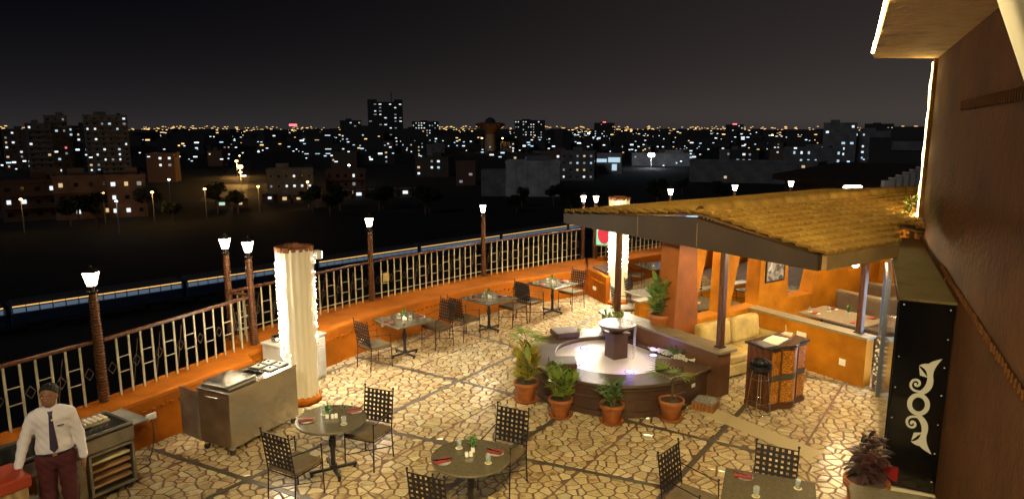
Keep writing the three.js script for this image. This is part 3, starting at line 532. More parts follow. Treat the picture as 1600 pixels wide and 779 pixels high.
{
  const c1 = ribColumn('whitewashed ribbed column wrapped in bright fairy lights beside the steel counter', -3.52, -10.95, 2.6, 0.27, 0, 3);
  fairyString('dense fairy lights on the left of the white column', c1, -3.52, -10.95, 2.6, 0.75, 2.42, 1.9, 3.3, 210, 12);
  fairyString('sparse fairy lights on the right edge of the white column', c1, -3.52, -10.95, 2.6, 1.0, 2.5, -0.25, 0.15, 26, 15);
  for (const [y, cd] of [[2.25, 3.2], [1.85, 2.6], [1.4, 1.6]]) pointLamp(scene, [-3.52 - 0.36, y, -10.95 + 0.22], C(1, 0.86, 0.62), cd, 8);
  // flood lamps at the column tops
  const flood = (label, x, y, z, tx, tz, cd, angle) => {
    const o = thing('flood_lamp', label, 'lamp', [x, y, z], Math.atan2(tx - x, tz - z));
    part('housing', [rbx(0.16, 0.14, 0.1, 0.015, 0, 0, -0.03), bar([0, 0, -0.06], [0, -0.02, -0.14], 0.015, 6)], plasticWhite, o);
    part('lamp_glass', [bx(0.13, 0.11, 0.008, 0, -0.005, 0.026)], glow(1, 0.9, 0.7, 12), o);
    const f = V(tx - x, 0, tz - z).normalize();
    spotLamp(scene, [x + f.x * 0.06, y - 0.02, z + f.z * 0.06], [tx, 0, tz], C(1, 0.91, 0.72), cd, angle, 6);
  };
  flood('white flood lamp fixed at the top right of the white column', -3.17, 2.47, -11.1, -2.5, -11.7, 62, 0.95);
  const c2 = ribColumn('pale ribbed column with fairy lights under the far roof corner', 2.74, -17.45, 2.75, 0.24, 0, 8);
  fairyString('fairy lights wound round the pale column under the roof', c2, 2.74, -17.45, 2.75, 0.9, 2.3, 0.6, 2.9, 120, 31);
  for (const y of [2.1, 1.5]) pointLamp(scene, [2.74 - 0.12, y, -17.45 + 0.42], C(1, 0.86, 0.62), 5, 8);
  flood('flood lamp at the top of the pale column under the roof', 2.5, 2.35, -17.2, 1.7, -15.9, 72, 1.0);
}

// ================================================================ FOUNTAIN
const FX = 1.84, FZ = -11.75;
{
  const o = thing('fountain', 'round brown stone fountain basin with milky water and central bowl', 'fountain', [FX, 0, FZ]);
  const ring = (r, a0, a1, n = 40) => Array.from({ length: n + 1 }, (_, i) => { const a = a0 + (a1 - a0) * i / n; return [Math.cos(a) * r, Math.sin(a) * r]; });
  // body outline: round to the front, straight wings back to the planter wall
  const wl = (x, z) => [x - FX, z - FZ];
  const outline = (k) => [...ring(1.5 + k, Math.PI * 1.22, Math.PI * 0.30), wl(3.3, -11.08 + k * 0.6), wl(3.05, -11.45), wl(1.78, -13.25), wl(1.45 - k, -13.3)].map((p) => p);
  const bodyS = new THREE.Shape(outline(0).map(([x, z]) => new THREE.Vector2(x, -z)));
  const hole = new THREE.Path(); hole.absarc(0, 0, 1.1, 0, Math.PI * 2); bodyS.holes.push(hole);
  const bg = new THREE.ExtrudeGeometry(bodyS, { depth: 0.5, bevelEnabled: false, curveSegments: 48 }); bg.rotateX(-Math.PI / 2);
  part('basin_wall', bg, brownStone, o);
  const rimS = new THREE.Shape(ring(1.56, Math.PI * 1.22, Math.PI * 0.30).concat([wl(3.34, -11.06), wl(3.06, -11.43), wl(1.76, -13.27), wl(1.4, -13.32)]).map(([x, z]) => new THREE.Vector2(x, -z))); const hole2 = new THREE.Path(); hole2.absarc(0, 0, 1.07, 0, Math.PI * 2); rimS.holes.push(hole2);
  const rg = new THREE.ExtrudeGeometry(rimS, { depth: 0.03, bevelEnabled: true, bevelSize: 0.015, bevelThickness: 0.012, bevelSegments: 2, curveSegments: 48 }); rg.rotateX(-Math.PI / 2); rg.translate(0, 0.514, 0);
  part('basin_rim', rg, M(0.13, 0.082, 0.05, 0.4, { map: again(mottle, 1), bumpMap: again(grainB, 2), bumpScale: 0.004 }), o);
  const band = (r, h, y) => { const s = new THREE.Shape(ring(r, Math.PI * 1.2, Math.PI * 0.28).concat(ring(r - 0.1, Math.PI * 0.28, Math.PI * 1.2)).map(([x, z]) => new THREE.Vector2(x, -z))); const g = new THREE.ExtrudeGeometry(s, { depth: h, bevelEnabled: true, bevelSize: 0.008, bevelThickness: 0.008, bevelSegments: 1 }); g.rotateX(-Math.PI / 2); g.translate(0, y, 0); return g; };
  part('moulding', band(1.53, 0.03, 0.44), brownStone, o); part('moulding', band(1.515, 0.02, 0.28), brownStone, o); part('plinth_band', band(1.545, 0.07, 0.02), brownStone, o);
  for (const [x, z, t] of [[1.02, -12.82, 0.3], [0.85, -11.08, 0.0], [2.62, -10.95, -0.2], [2.82, -12.68, 0.55]]) part('rim_block', rbx(0.46, 0.11, 0.42, 0.02, x - FX, 0.612, z - FZ, t), brownStone, o);
  const pool = part('pool_water', [new THREE.CylinderGeometry(1.1, 1.1, 0.05, 64).translate(0, 0.435, 0)], M(0.84, 0.79, 0.68, 0.45, { bumpMap: again(grainB, 1.2), bumpScale: 0.012 }), o);
  part('pool_floor', [new THREE.CylinderGeometry(1.1, 1.1, 0.05, 48).translate(0, 0.1, 0)], brownStone, o);
  // pedestal and bowl
  part('pedestal', [rbx(0.3, 0.5, 0.3, 0.015, 0.03, 0.66, -0.1, 0.45), rbx(0.36, 0.06, 0.36, 0.012, 0.03, 0.9, -0.1, 0.45)], brownStone, o);
  const bowl = part('bowl', put(lathe([[0, 0.93], [0.1, 0.93], [0.16, 0.96], [0.3, 1.02], [0.345, 1.07], [0.345, 1.085], [0.31, 1.085], [0.28, 1.06], [0, 1.05]], 40), 0.03, 0, -0.1), M(0.15, 0.085, 0.055, 0.3, { map: again(mottle, 2) }), o);
  part('bowl_water', put(new THREE.CylinderGeometry(0.295, 0.295, 0.012, 36), 0.03, 1.078, -0.1), M(0.22, 0.16, 0.12, 0.08, { bumpMap: again(grainB, 3), bumpScale: 0.006 }), bowl);
  const fall = new THREE.CylinderGeometry(0.35, 0.33, 0.6, 14, 6, true, 0.9, 1.0); fall.translate(0.03, 0.775, -0.1);
  part('falling_water', fall, M(0.9, 0.9, 0.9, 0.35, { transmission: 0.75, thickness: 0, side: THREE.DoubleSide, bumpMap: again(grainB, 6, 0.6), bumpScale: 0.01 }), bowl);
  part('socket_plate', rbx(0.1, 0.06, 0.01, 0.004, 0, 0, 0), plasticWhite, o).position.set(2.99 - FX, 0.33, -10.78 - FZ); o.children[o.children.length - 1].rotation.y = 0.75;
  // planting beds
  const beds = part('planting_bed', [prism([wl(2.95, -11.4), wl(3.1, -11.25), wl(2.6, -12.1), wl(2.45, -12.0)], 0.545, 0.562)], soil, o);
  const peb = [], r = rng(19); for (let k = 0; k < 150; k++) { const q = new THREE.SphereGeometry(0.016 + r() * 0.012, 6, 4); q.scale(1, 0.6, 1); const t = r(); q.translate(wl(3.05 - t * 0.5 + (r() - 0.5) * 0.22, 0)[0], 0.568, wl(0, -11.35 - t * 0.65 + (r() - 0.5) * 0.16)[1]); peb.push(q); }
  part('white_pebbles', peb, M(0.7, 0.67, 0.6, 0.6), o).userData = { kind: 'stuff' };
  // lamps in the pool
  const led = glow(0.62, 0.5, 1, 3);
  for (const [x, z, label, col, cd] of [[1.35, -12.32, 'violet pool lamp at the back left of the fountain', C(0.42, 0.30, 1), 0.18], [2.55, -11.9, 'violet pool lamp at the right side of the fountain', C(0.46, 0.34, 1), 0.15], [1.1, -11.42, 'blue pool lamp beside the front left rim block', C(0.26, 0.46, 1), 0.11], [1.98, -11.05, 'violet pool lamp at the front of the fountain', C(0.52, 0.32, 1), 0.22]]) {
    const l = thing('pool_lamp', label, 'lamp', [x, 0.455, z]);
    part('lamp_ring', put(new THREE.TorusGeometry(0.075, 0.01, 6, 24), 0, 0.008, 0, 0, Math.PI / 2), chrome, l); part('lamp_lens', put(new THREE.SphereGeometry(0.07, 16, 6, 0, 6.283, 0, 1.57).scale(1, 0.35, 1), 0, 0.006, 0), led, l);
    pointLamp(scene, [x, 0.455 + 0.2, z], col, cd, 3);
  }
}

// ================================================================ PLANTS
const greenA = [leafMat(0.18, 0.27, 0.03), leafMat(0.13, 0.21, 0.03), leafMat(0.30, 0.32, 0.04)], greenB = [leafMat(0.10, 0.19, 0.04), leafMat(0.15, 0.25, 0.06)], greenY = [leafMat(0.42, 0.38, 0.04), leafMat(0.20, 0.28, 0.03), leafMat(0.50, 0.34, 0.03)], darkRed = [leafMat(0.05, 0.018, 0.022), leafMat(0.03, 0.026, 0.022), leafMat(0.09, 0.02, 0.02)];
const potGeo = (s) => lathe([[0, 0], [0.105, 0], [0.145, 0.21], [0.168, 0.215], [0.172, 0.265], [0.15, 0.27], [0.145, 0.235], [0, 0.235]].map(([a, b]) => [a * s, b * s]), 28);
const stemMat = M(0.10, 0.08, 0.03, 0.8);
function pottedPlant(name, label, [x, y, z], s, kind, mats, seed, pot = true) {
  const o = thing(name, label, pot ? 'potted plant' : 'plant', [x, y, z]), r = rng(seed); let y0 = 0.02;
  if (pot) {
    const p = part('pot', potGeo(s), terracotta, o); part('saucer', lathe([[0, 0], [0.15 * s, 0], [0.175 * s, 0.03 * s], [0.16 * s, 0.03 * s], [0.14 * s, 0.012 * s], [0, 0.012 * s]], 24), terracotta, p).position.y = -0.001; part('soil', cyl(0.142 * s, 0.142 * s, 0.012, 0, 0.243 * s, 0, 20), soil, p); y0 = 0.24 * s;
  }
  const add = (g, m, p, yaw, tilt, k) => { const l = part('leaf', g, m, o); l.position.set(...p); l.rotation.set(tilt, yaw, 0, 'YXZ'); l.scale.setScalar(k); };
  if (kind === 'bush') {                                    // several stems with broad upright leaves
    const lg = leafGeo(0.17, 0.075, 0.7, 0.35);
    const n = 14; for (let k = 0; k < n; k++) {
      const a = k * 2.4 + r() * 0.5, lean = 0.01 + r() * 0.13, h = (0.22 + r() * 0.2) * s * 1.2, bxp = Math.cos(a) * 0.06, bz = Math.sin(a) * 0.06, tx = Math.cos(a) * (0.06 + lean), tz = Math.sin(a) * (0.06 + lean);
      part('stem', tube([[bxp, y0, bz], [(bxp + tx) / 2, y0 + h * 0.55, (bz + tz) / 2], [tx, y0 + h, tz]], 0.007, 6, 5), stemMat, o);
      for (let i = 0; i < 11; i++) { const t = 0.2 + 0.8 * i / 10; add(lg, mats[Math.floor(r() * mats.length)], [bxp + (tx - bxp) * t, y0 + h * t, bz + (tz - bz) * t], r() * 6.283, 0.25 + (1 - t) * 0.75 + r() * 0.3, (0.75 + r() * 0.5) * s); }
    }
  } else if (kind === 'dense') {                            // crowded stems with long drooping leaves
    const lg = leafGeo(0.2, 0.07, 1.5, 0.3, 4);
    for (let k = 0; k < 13; k++) { const a = k * 2.4, q = 0.03 + 0.1 * Math.sqrt(k / 13), h = (0.42 - 0.3 * k / 13) * s; part('stem', bar([Math.cos(a) * q * 0.5, y0 - 0.01, Math.sin(a) * q * 0.5], [Math.cos(a) * q, y0 + h, Math.sin(a) * q], 0.007), stemMat, o); for (let i = 0; i < 13; i++) { const t = 0.25 + 0.75 * i / 12; add(lg, mats[Math.floor(r() * mats.length)], [Math.cos(a) * q * t, y0 + h * t, Math.sin(a) * q * t], r() * 6.283, 0.3 + r() * 0.9, (0.6 + r() * 0.5) * s * (1.1 - 0.4 * t)); } }
  } else if (kind === 'spiky') {                            // rosettes of narrow arching leaves
    const lg = leafGeo(0.3, 0.034, 1.3, 0.3, 4);
    for (let k = 0; k < 5; k++) { const a = k / 5 * 6.283, q = 0.05, h = (0.06 + r() * 0.16) * s; part('stem', bar([Math.cos(a) * q, y0 - 0.01, Math.sin(a) * q], [Math.cos(a) * q * 1.6, y0 + h, Math.sin(a) * q * 1.6], 0.008), stemMat, o); for (let i = 0; i < 15; i++) add(lg, mats[i % mats.length], [Math.cos(a) * q * 1.6, y0 + h - 0.02 + r() * 0.04, Math.sin(a) * q * 1.6], r() * 6.283, 0.1 + r() * 0.9, (0.7 + r() * 0.5) * s); }
  } else if (kind === 'palm') {                             // a trunk and fans of leaflets
    part('trunk', tube([[0, y0 - 0.01, 0], [0.015, y0 + 0.17, 0.01], [0, y0 + 0.34, 0]], 0.02, 8, 7), M(0.07, 0.05, 0.025, 0.9), o);
    const lg = leafGeo(0.24, 0.022, 0.5, 0.5);
    for (let f = 0; f < 6; f++) { const a = f / 6 * 6.283 + r() * 0.6, tilt = 0.5 + r() * 0.75, L = 0.13 + r() * 0.12, c = [Math.sin(a) * Math.sin(tilt) * L, y0 + 0.34 + Math.cos(tilt) * L, Math.cos(a) * Math.sin(tilt) * L]; part('leaf_stalk', bar([0, y0 + 0.33, 0], c, 0.005, 5), stemMat, o); for (let i = -5; i <= 5; i++) { const l = part('leaf', lg, mats[Math.floor(r() * mats.length)], o); l.position.set(...c); l.rotation.order = 'YXZ'; l.rotation.set(tilt + 0.15, a, 0); l.rotateZ(i * 0.27); l.scale.setScalar((0.85 + r() * 0.25) * s); } }
  } else {                                                  // a tuft of long arching blades
    const lg = leafGeo(0.36, 0.026, 1.7, 0.3, 5);
    for (let i = 0; i < 30; i++) add(lg, mats[i % mats.length], [(r() - 0.5) * 0.07, y0 - 0.02, (r() - 0.5) * 0.07], r() * 6.283, 0.1 + r() * 0.7, (0.55 + r() * 0.55) * s);
  }
  return o;
}
pottedPlant('croton_plant', 'yellow-green leafy plant in terracotta pot at the left of the fountain', [0.24, TOP, -10.95], 1.25, 'bush', greenY, 201);
pottedPlant('croton_plant', 'bright green leafy plant in terracotta pot at the fountain front left', [0.77, TOP, -10.3], 1.15, 'bush', greenA, 202);
pottedPlant('spiky_plant', 'narrow-leaved spiky plant in terracotta pot at the fountain front', [1.55, TOP, -10.08], 1.15, 'spiky', greenB, 203);
pottedPlant('palm_plant', 'young palm in terracotta pot at the fountain front right', [2.49, TOP, -10.2], 1.2, 'palm', greenA, 204);
pottedPlant('leafy_plant', 'tall bushy green plant in terracotta pot on the fountain rim block', [2.82, 0.668, -12.66], 1.4, 'bush', greenB, 205);
pottedPlant('palm_plant', 'small fan palm in a pot behind the yellow-green plant', [0.30, TOP, -12.0], 1.3, 'palm', greenA, 206);
pottedPlant('grass_plant', 'arching grassy plant in the pebble bed beside the planter wall', [2.88, 0.56, -11.62], 1, 'tuft', greenB, 207, false);
pottedPlant('grass_plant', 'small grassy plant behind the back left rim block', [1.3, 0.545, -13.05], 0.6, 'tuft', greenA, 208, false);
pottedPlant('leafy_plant', 'green leafy plant rising behind the fountain bowl', [1.95, 0.545, -12.95], 0.8, 'bush', greenA, 209, false);
pottedPlant('croton_plant', 'dark red-leaved plant in a wide terracotta bowl beside the black cooler', [4.2, TOP, -7.55], 1.5, 'dense', darkRed, 210);

// ================================================================ CHAIRS
const strapMat = M(0.011, 0.008, 0.008, 0.5);
function makeChair() {
  const o = thing('iron_chair', '', 'chair'), w = 0.225, d = 0.22;   // faces +z
  const rake = 0.075;
  part('seat_cushion', rbx(0.45, 0.055, 0.45, 0.02, 0, 0.445, 0.01), cushionMat, o);
  part('seat_frame', [bar([-w, 0.41, -d], [w, 0.41, -d], 0.008), bar([-w, 0.41, d], [w, 0.41, d], 0.008), bar([-w, 0.41, -d], [-w, 0.41, d], 0.008), bar([w, 0.41, -d], [w, 0.41, d], 0.008)], iron, o);
  for (const s of [-1, 1]) { part('front_leg', [bar([s * w, 0, d + 0.02], [s * w, 0.64, d], 0.0085), ball(0.013, s * w, 0.008, d + 0.02, 8), ball(0.014, s * w, 0.655, d, 8)], iron, o); part('rear_leg', [bar([s * w, 0, -d - 0.03], [s * w, 0.42, -d], 0.0085), bar([s * w, 0.42, -d], [s * w, 0.96, -d - rake], 0.0085), ball(0.013, s * w, 0.008, -d - 0.03, 8), ball(0.016, s * w, 0.975, -d - rake, 8)], iron, o); part('armrest', [bar([s * w, 0.63, d], [s * w, 0.70, -d - 0.035], 0.0075)], iron, o); }
  part('stretcher', [bar([-w, 0.16, -d - 0.015], [w, 0.16, d + 0.012], 0.006), bar([w, 0.165, -d - 0.015], [-w, 0.165, d + 0.012], 0.006)], iron, o);
  const z = (y) => -d - rake * (y - 0.42) / 0.54;
  part('top_back_rail', bar([-w, 0.93, z(0.93)], [w, 0.93, z(0.93)], 0.008), iron, o); part('lower_back_rail', bar([-w, 0.5, z(0.5)], [w, 0.5, z(0.5)], 0.008), iron, o);
  const tilt = Math.atan2(-rake, 0.54);
  for (let i = 0; i < 6; i++) { const x = -w + 0.45 * (i + 1) / 7; part('back_strap', bx(0.036, 0.43, 0.004, x, 0.715, z(0.715) + 0.003, 0, tilt), strapMat, o); }
  for (let i = 0; i < 6; i++) { const y = 0.5 + 0.43 * (i + 1) / 7; part('cross_strap', bx(0.45, 0.034, 0.004, 0, y, z(y) - 0.003, 0, tilt), strapMat, o); }
  return o;
}
const chair0 = makeChair(); let chairUsed = false;
function chair(x, z, fx, fz, label) { const t = Math.atan2(fx, fz); if (!chairUsed) { chairUsed = true; chair0.position.set(x, TOP, z); chair0.rotation.y = t; chair0.userData.label = label; chair0.userData.group = 'iron chairs with woven strap backs'; return chair0; } return dup(chair0, [x, TOP, z], t, label); }
chair(-2.66, -7.86, 0.48, -0.88, 'iron chair with woven back in front of the steel counter, left of the round table');
chair(-1.95, -8.78, -0.37, 0.93, 'iron chair behind the round table nearest the white column');
chair(-0.12, -8.13, -0.46, 0.89, 'iron chair behind the centre front round table');
chair(-0.78, -6.90, 0.41, -0.91, 'iron chair cut off at the bottom, in front of the centre round table');
chair(1.98, -7.05, 0.74, 0.67, 'iron chair at the left side of the bottom right square table');
chair(2.88, -7.04, -0.46, 0.89, 'iron chair behind the bottom right square table');
const WALLAX = [0.70, -0.714];
chair(-2.62, -12.58, ...WALLAX, 'iron chair left of the nearest square table along the parapet');
chair(-1.56, -13.86, -0.70, 0.714, 'iron chair right of the nearest square table along the parapet');
chair(-1.02, -14.4, ...WALLAX, 'iron chair left of the middle square table along the parapet');
chair(0.02, -15.5, -0.70, 0.714, 'iron chair right of the middle square table along the parapet');
chair(0.43, -15.95, ...WALLAX, 'iron chair left of the farthest square table along the parapet');
chair(1.5, -16.95, -0.70, 0.714, 'iron chair right of the farthest square table, facing it');
chair(3.45, -18.9, 0.75, 0.3, 'iron chair at the far table under the menu boards');
chair(2.6, -15.3, 0.9, -0.2, 'iron chair half hidden behind the planter wall, right of the roof post');
chair(3.05, -16.1, 0.8, 0.5, 'iron chair farther back behind the potted plant under the roof');

// ================================================================ TABLES AND WHAT STANDS ON THEM
function pedestalTable(label, x, z, turn, round, size = 0.9) {
  const o = thing(round ? 'round_table' : 'square_table', label, 'table', [x, TOP, z], turn);
  if (round) part('table_top', lathe([[0, 0.715], [size / 2 - 0.01, 0.715], [size / 2, 0.722], [size / 2, 0.742], [size / 2 - 0.008, 0.75], [0, 0.75]], 64), graniteTop, o);
  else part('table_top', rbx(size, 0.035, size, 0.008, 0, 0.7325, 0), graniteTop, o);
  part('pedestal', [cyl(0.032, 0.032, 0.64, 0, 0.38, 0, 14), cyl(0.045, 0.045, 0.12, 0, 0.42, 0, 14), cyl(0.05, 0.055, 0.05, 0, 0.085, 0, 14), bx(0.3, 0.012, 0.3, 0, 0.706, 0)], blackIron, o);
  for (let k = 0; k < 4; k++) { const a = k * Math.PI / 2; part('foot', [rbx(0.29, 0.035, 0.05, 0.012, Math.cos(a) * 0.17, 0.055, -Math.sin(a) * 0.17, a), cyl(0.018, 0.022, 0.036, Math.cos(a) * 0.285, 0.019, -Math.sin(a) * 0.285, 10)], blackIron, o); }
  return o;
}
const TY = TOP + 0.7505;
const napkinGeo = ready([rbx(0.19, 0.008, 0.12, 0.004, 0, 0.0045, 0), rbx(0.185, 0.007, 0.06, 0.0035, 0.002, 0.012, 0.022, 0.06)]);
const forkGeo = ready([bx(0.01, 0.003, 0.13, 0, 0, 0.03), bx(0.022, 0.003, 0.012, 0, 0, -0.04), ...[-1, 0, 1].map((k) => bx(0.004, 0.003, 0.05, k * 0.008, 0, -0.065))]);
const knifeGeo = ready([bx(0.011, 0.004, 0.09, 0, 0, 0.045), bx(0.016, 0.0025, 0.11, 0.002, 0, -0.05)]);
const glassGeo = ready(lathe([[0, 0.004], [0.026, 0.004], [0.032, 0.1], [0.034, 0.1], [0.0285, 0], [0, 0]], 20));
const plateGeo = ready(lathe([[0, 0], [0.055, 0], [0.088, 0.011], [0.086, 0.014], [0.052, 0.004], [0, 0.004]], 28));
function settingOn(where, x, z, turn, y = TY, small = false) {
  solid('side_plate', 'white side plate under the napkin on ' + where, 'plate', plateGeo, ceramic, [x + 0.02, y, z + 0.015]); y += 0.0145;
  solid('napkin', 'folded dark red napkin on ' + where, 'napkin', napkinGeo, napkinRed, [x, y, z], turn);
  const c = Math.cos(turn), s = Math.sin(turn), p = (a, b) => [x + a * c + b * s, y + 0.0185, z - a * s + b * c];
  if (!small) { const f = solid('fork', 'steel fork on the napkin on ' + where, 'fork', forkGeo, chrome, p(-0.02, 0), turn + 1.25); const k = solid('knife', 'steel knife on the napkin on ' + where, 'knife', knifeGeo, chrome, p(0.03, 0.012), turn + 1.4); }
}
function tumbler(where, x, z, y = TY) { solid('coaster', 'pale coaster on ' + where, 'coaster', cyl(0.042, 0.042, 0.003, 0, 0.0018, 0, 20), M(0.7, 0.6, 0.3, 0.8), [x, y, z]); solid('drinking_glass', 'upturned clear glass on ' + where, 'glass', glassGeo, glassMat, [x, y + 0.0038, z]); }
const sprigLeaf = leafGeo(0.075, 0.02, 0.8, 0.3, 2), sprigMats = [leafMat(0.09, 0.24, 0.035), leafMat(0.13, 0.28, 0.04)];
function tablePlant(where, x, z, y = TY, seed = 1) {
  const o = thing('table_plant', 'little green plant in a white holder on ' + where, 'plant', [x, y, z]), r = rng(seed);
  part('holder', [rbx(0.045, 0.055, 0.045, 0.008, 0, 0.028, 0)], ceramic, o);
  const g = [], one = sprigLeaf; for (let k = 0; k < 46; k++) { const q = one.clone(); q.applyMatrix4(new THREE.Matrix4().makeRotationFromEuler(new THREE.Euler(0.15 + r() * 0.9, r() * 6.283, 0, 'YXZ'))); const h = 0.05 + r() * 0.13; q.translate((r() - 0.5) * 0.035, h, (r() - 0.5) * 0.035); g.push(q); }
  for (let k = 0; k < 6; k++) g.push(bar([(r() - 0.5) * 0.02, 0.05, (r() - 0.5) * 0.02], [(r() - 0.5) * 0.05, 0.19, (r() - 0.5) * 0.05], 0.0025, 4));
  part('foliage', g, sprigMats[seed % 2], o);
}
function cruet(where, x, z, turn, y = TY) { const o = thing('cruet_set', 'white salt and pepper pots on ' + where, 'salt and pepper', [x, y, z], turn); for (const s of [-1, 1]) part('shaker', [rbx(0.042, 0.062, 0.042, 0.012, s * 0.024, 0.031, 0)], ceramic, o); }
const R1 = 'the round table beside the steel counter', R2 = 'the round table at the front centre', Q1 = 'the square table nearest the white column', Q2 = 'the middle square table by the parapet', Q3 = 'the farthest square table by the parapet', Q4 = 'the bottom right square table';
pedestalTable('round stone-topped table beside the steel counter', -2.37, -8.5, 0.5, true, 0.92);
settingOn(R1 + ', left edge', -2.68, -8.42, 0.35); settingOn(R1 + ', right edge', -2.12, -8.72, 0.6); tumbler(R1 + ', in front', -2.16, -8.32); tumbler(R1 + ', behind the plant', -2.5, -8.63); tablePlant(R1, -2.42, -8.5, TY, 41); cruet(R1, -2.33, -8.5, 0.3);
pedestalTable('round stone-topped table at the front centre', -0.48, -7.44, 0.3, true, 0.92);
settingOn(R2 + ', left edge', -0.80, -7.30, 0.5); settingOn(R2 + ', right edge', -0.20, -7.52, -0.25); tumbler(R2 + ', front right', -0.27, -7.28); tumbler(R2 + ', back left', -0.63, -7.65); tablePlant(R2, -0.46, -7.55, TY, 42); cruet(R2, -0.50, -7.43, 0.2);
[[-2.15, -13.25, Q1, 43, 'square table nearest the white column along the parapet'], [-0.52, -15.02, Q2, 44, 'middle one of three square tables along the parapet'], [1.0, -16.52, Q3, 45, 'farthest one of three square tables along the parapet']].forEach(([x, z, q, s, label]) => {
  pedestalTable(label, x, z, 0.795, false, 0.9);
  settingOn(q + ', left end', x - 0.27, z + 0.2, 0.9, TY, true); settingOn(q + ', right end', x + 0.3, z - 0.15, 0.7, TY, true);
  tumbler(q + ', left of the plant', x - 0.12, z - 0.1); tumbler(q + ', right of the plant', x + 0.13, z + 0.02); tablePlant(q, x - 0.01, z - 0.06, TY, s); cruet(q, x + 0.02, z + 0.06, 0.2);
});
pedestalTable('square dark table cut off at the bottom right, with a glass and napkin', 2.66, -6.58, -0.37, false, 0.92);
settingOn(Q4 + ', back left corner', 2.52, -6.96, -0.3); tumbler(Q4 + ', right side', 3.02, -6.72); tumbler(Q4 + ', front', 2.52, -6.56);
pedestalTable('dark square table at the bottom edge below the red-leaved plant', 3.85, -6.28, -0.37, false, 0.85);
// tables under the roof
const D1 = 'the dining table behind the orange divider';
{
  const p = pavAt(3.1, TOP, 1.12), o = thing('dining_table', 'long grey dining table behind the orange divider, laid for four', 'table', p, PT);
  part('table_top', rbx(0.95, 0.04, 1.4, 0.008, 0, 0.73, 0), M(0.30, 0.26, 0.19, 0.2, { map: again(granite, 2.5) }), o); for (const z of [-0.45, 0.45]) part('leg', [cyl(0.035, 0.035, 0.7, 0, 0.355, z, 12), rbx(0.5, 0.03, 0.07, 0.01, 0, 0.02, z)], blackIron, o);
  [[2.78, 1.55, 'front left'], [2.78, 0.7, 'back left'], [3.4, 1.55, 'front right'], [3.4, 0.7, 'back right']].forEach(([u, v, t]) => { const q = pavAt(u, 0, v); settingOn(D1 + ', ' + t, q[0], q[2], PT + 0.2, TY, true); });
  const a = pavAt(3.25, 0, 1.15); tablePlant(D1, a[0], a[2], TY, 46); const b = pavAt(2.85, 0, 0.55); tumbler(D1 + ', back', b[0], b[2]); const c = pavAt(3.2, 0, 0.75); tumbler(D1 + ', middle', c[0], c[2]);
  const cd = pavAt(3.42, 0, 1.35), cnd = thing('candle_lamp', 'small glowing candle lamp on the dining table', 'candle', [cd[0], TY, cd[2]]); part('holder', cyl(0.025, 0.03, 0.03, 0, 0.016, 0, 12), ceramic, cnd); part('flame_light', ball(0.018, 0, 0.055, 0, 8).scale(1, 1.4, 1).translate(0, -0.022, 0), glow(1, 0.75, 0.4, 12), cnd);
  // booths
  const booth = (label, u, v, w, back) => { const o2 = thing('booth_seat', label, 'bench', pavAt(u, TOP, v), PT), m = M(0.16, 0.115, 0.07, 0.7, { map: again(mottle, 1.2) }); part('seat', rbx(0.5, 0.42, w, 0.05, 0, 0.21, 0), m, o2); part('backrest', rbx(0.16, 0.55, w, 0.05, back * 0.27, 0.66, 0), m, o2); part('ledge', rbx(0.2, 0.035, w + 0.05, 0.01, back * 0.3, 0.955, 0), copingStone, o2); };
  booth('grey-brown booth bench behind the dining table', 4.0, 1.1, 1.7, 1);
  booth('second booth bench farther right behind the grey ledge', 5.3, 0.9, 1.6, 1);
  const bl = thing('rolled_cushion', 'dark olive bolster cushion beside the pebble pier', 'cushion', pavAt(2.0, 0.952, 2.7), PT); part('bolster', put(new THREE.CapsuleGeometry(0.12, 0.28, 6, 16), 0, 0.122, 0, 0, 0, Math.PI / 2), M(0.07, 0.06, 0.02, 0.6), bl);
  const t3 = pedestalTable('square table under the menu boards at the back of the roofed area', 4.05, -18.75, 0.3, false, 0.95); tablePlant('the far table under the menu boards', 4.2, -18.8, TY, 47); tumbler('the far table under the menu boards', 3.9, -18.6);
  const q1 = pavAt(-0.1, 0, -2.0), q2 = pavAt(1.5, 0, -1.2), q3 = pavAt(3.6, 0, -1.2);
  pedestalTable('square table behind the potted plant inside the roofed area', 3.2, -15.5, 0.5, false, 0.85);
  pedestalTable('square table seen through the second leaning window', q2[0], q2[2], PT, false, 0.9); settingOn('the table seen through the second leaning window', q2[0] - 0.1, q2[2], 0.5, TY, true);
  pedestalTable('square table seen through the large leaning window', q3[0], q3[2], PT, false, 0.9); tablePlant('the table seen through the large leaning window', q3[0], q3[2], TY, 48); settingOn('the table seen through the large leaning window', q3[0] - 0.2, q3[2] + 0.1, 0.2, TY, true); tumbler('the table seen through the large leaning window', q3[0] + 0.15, q3[2] + 0.2);
  chair(q3[0] - 0.75, q3[2] + 0.1, 1, -0.1, 'iron chair seen through the large leaning window'); chair(q2[0] + 0.1, q2[2] - 0.8, 0, 1, 'iron chair seen through the second leaning window');
}
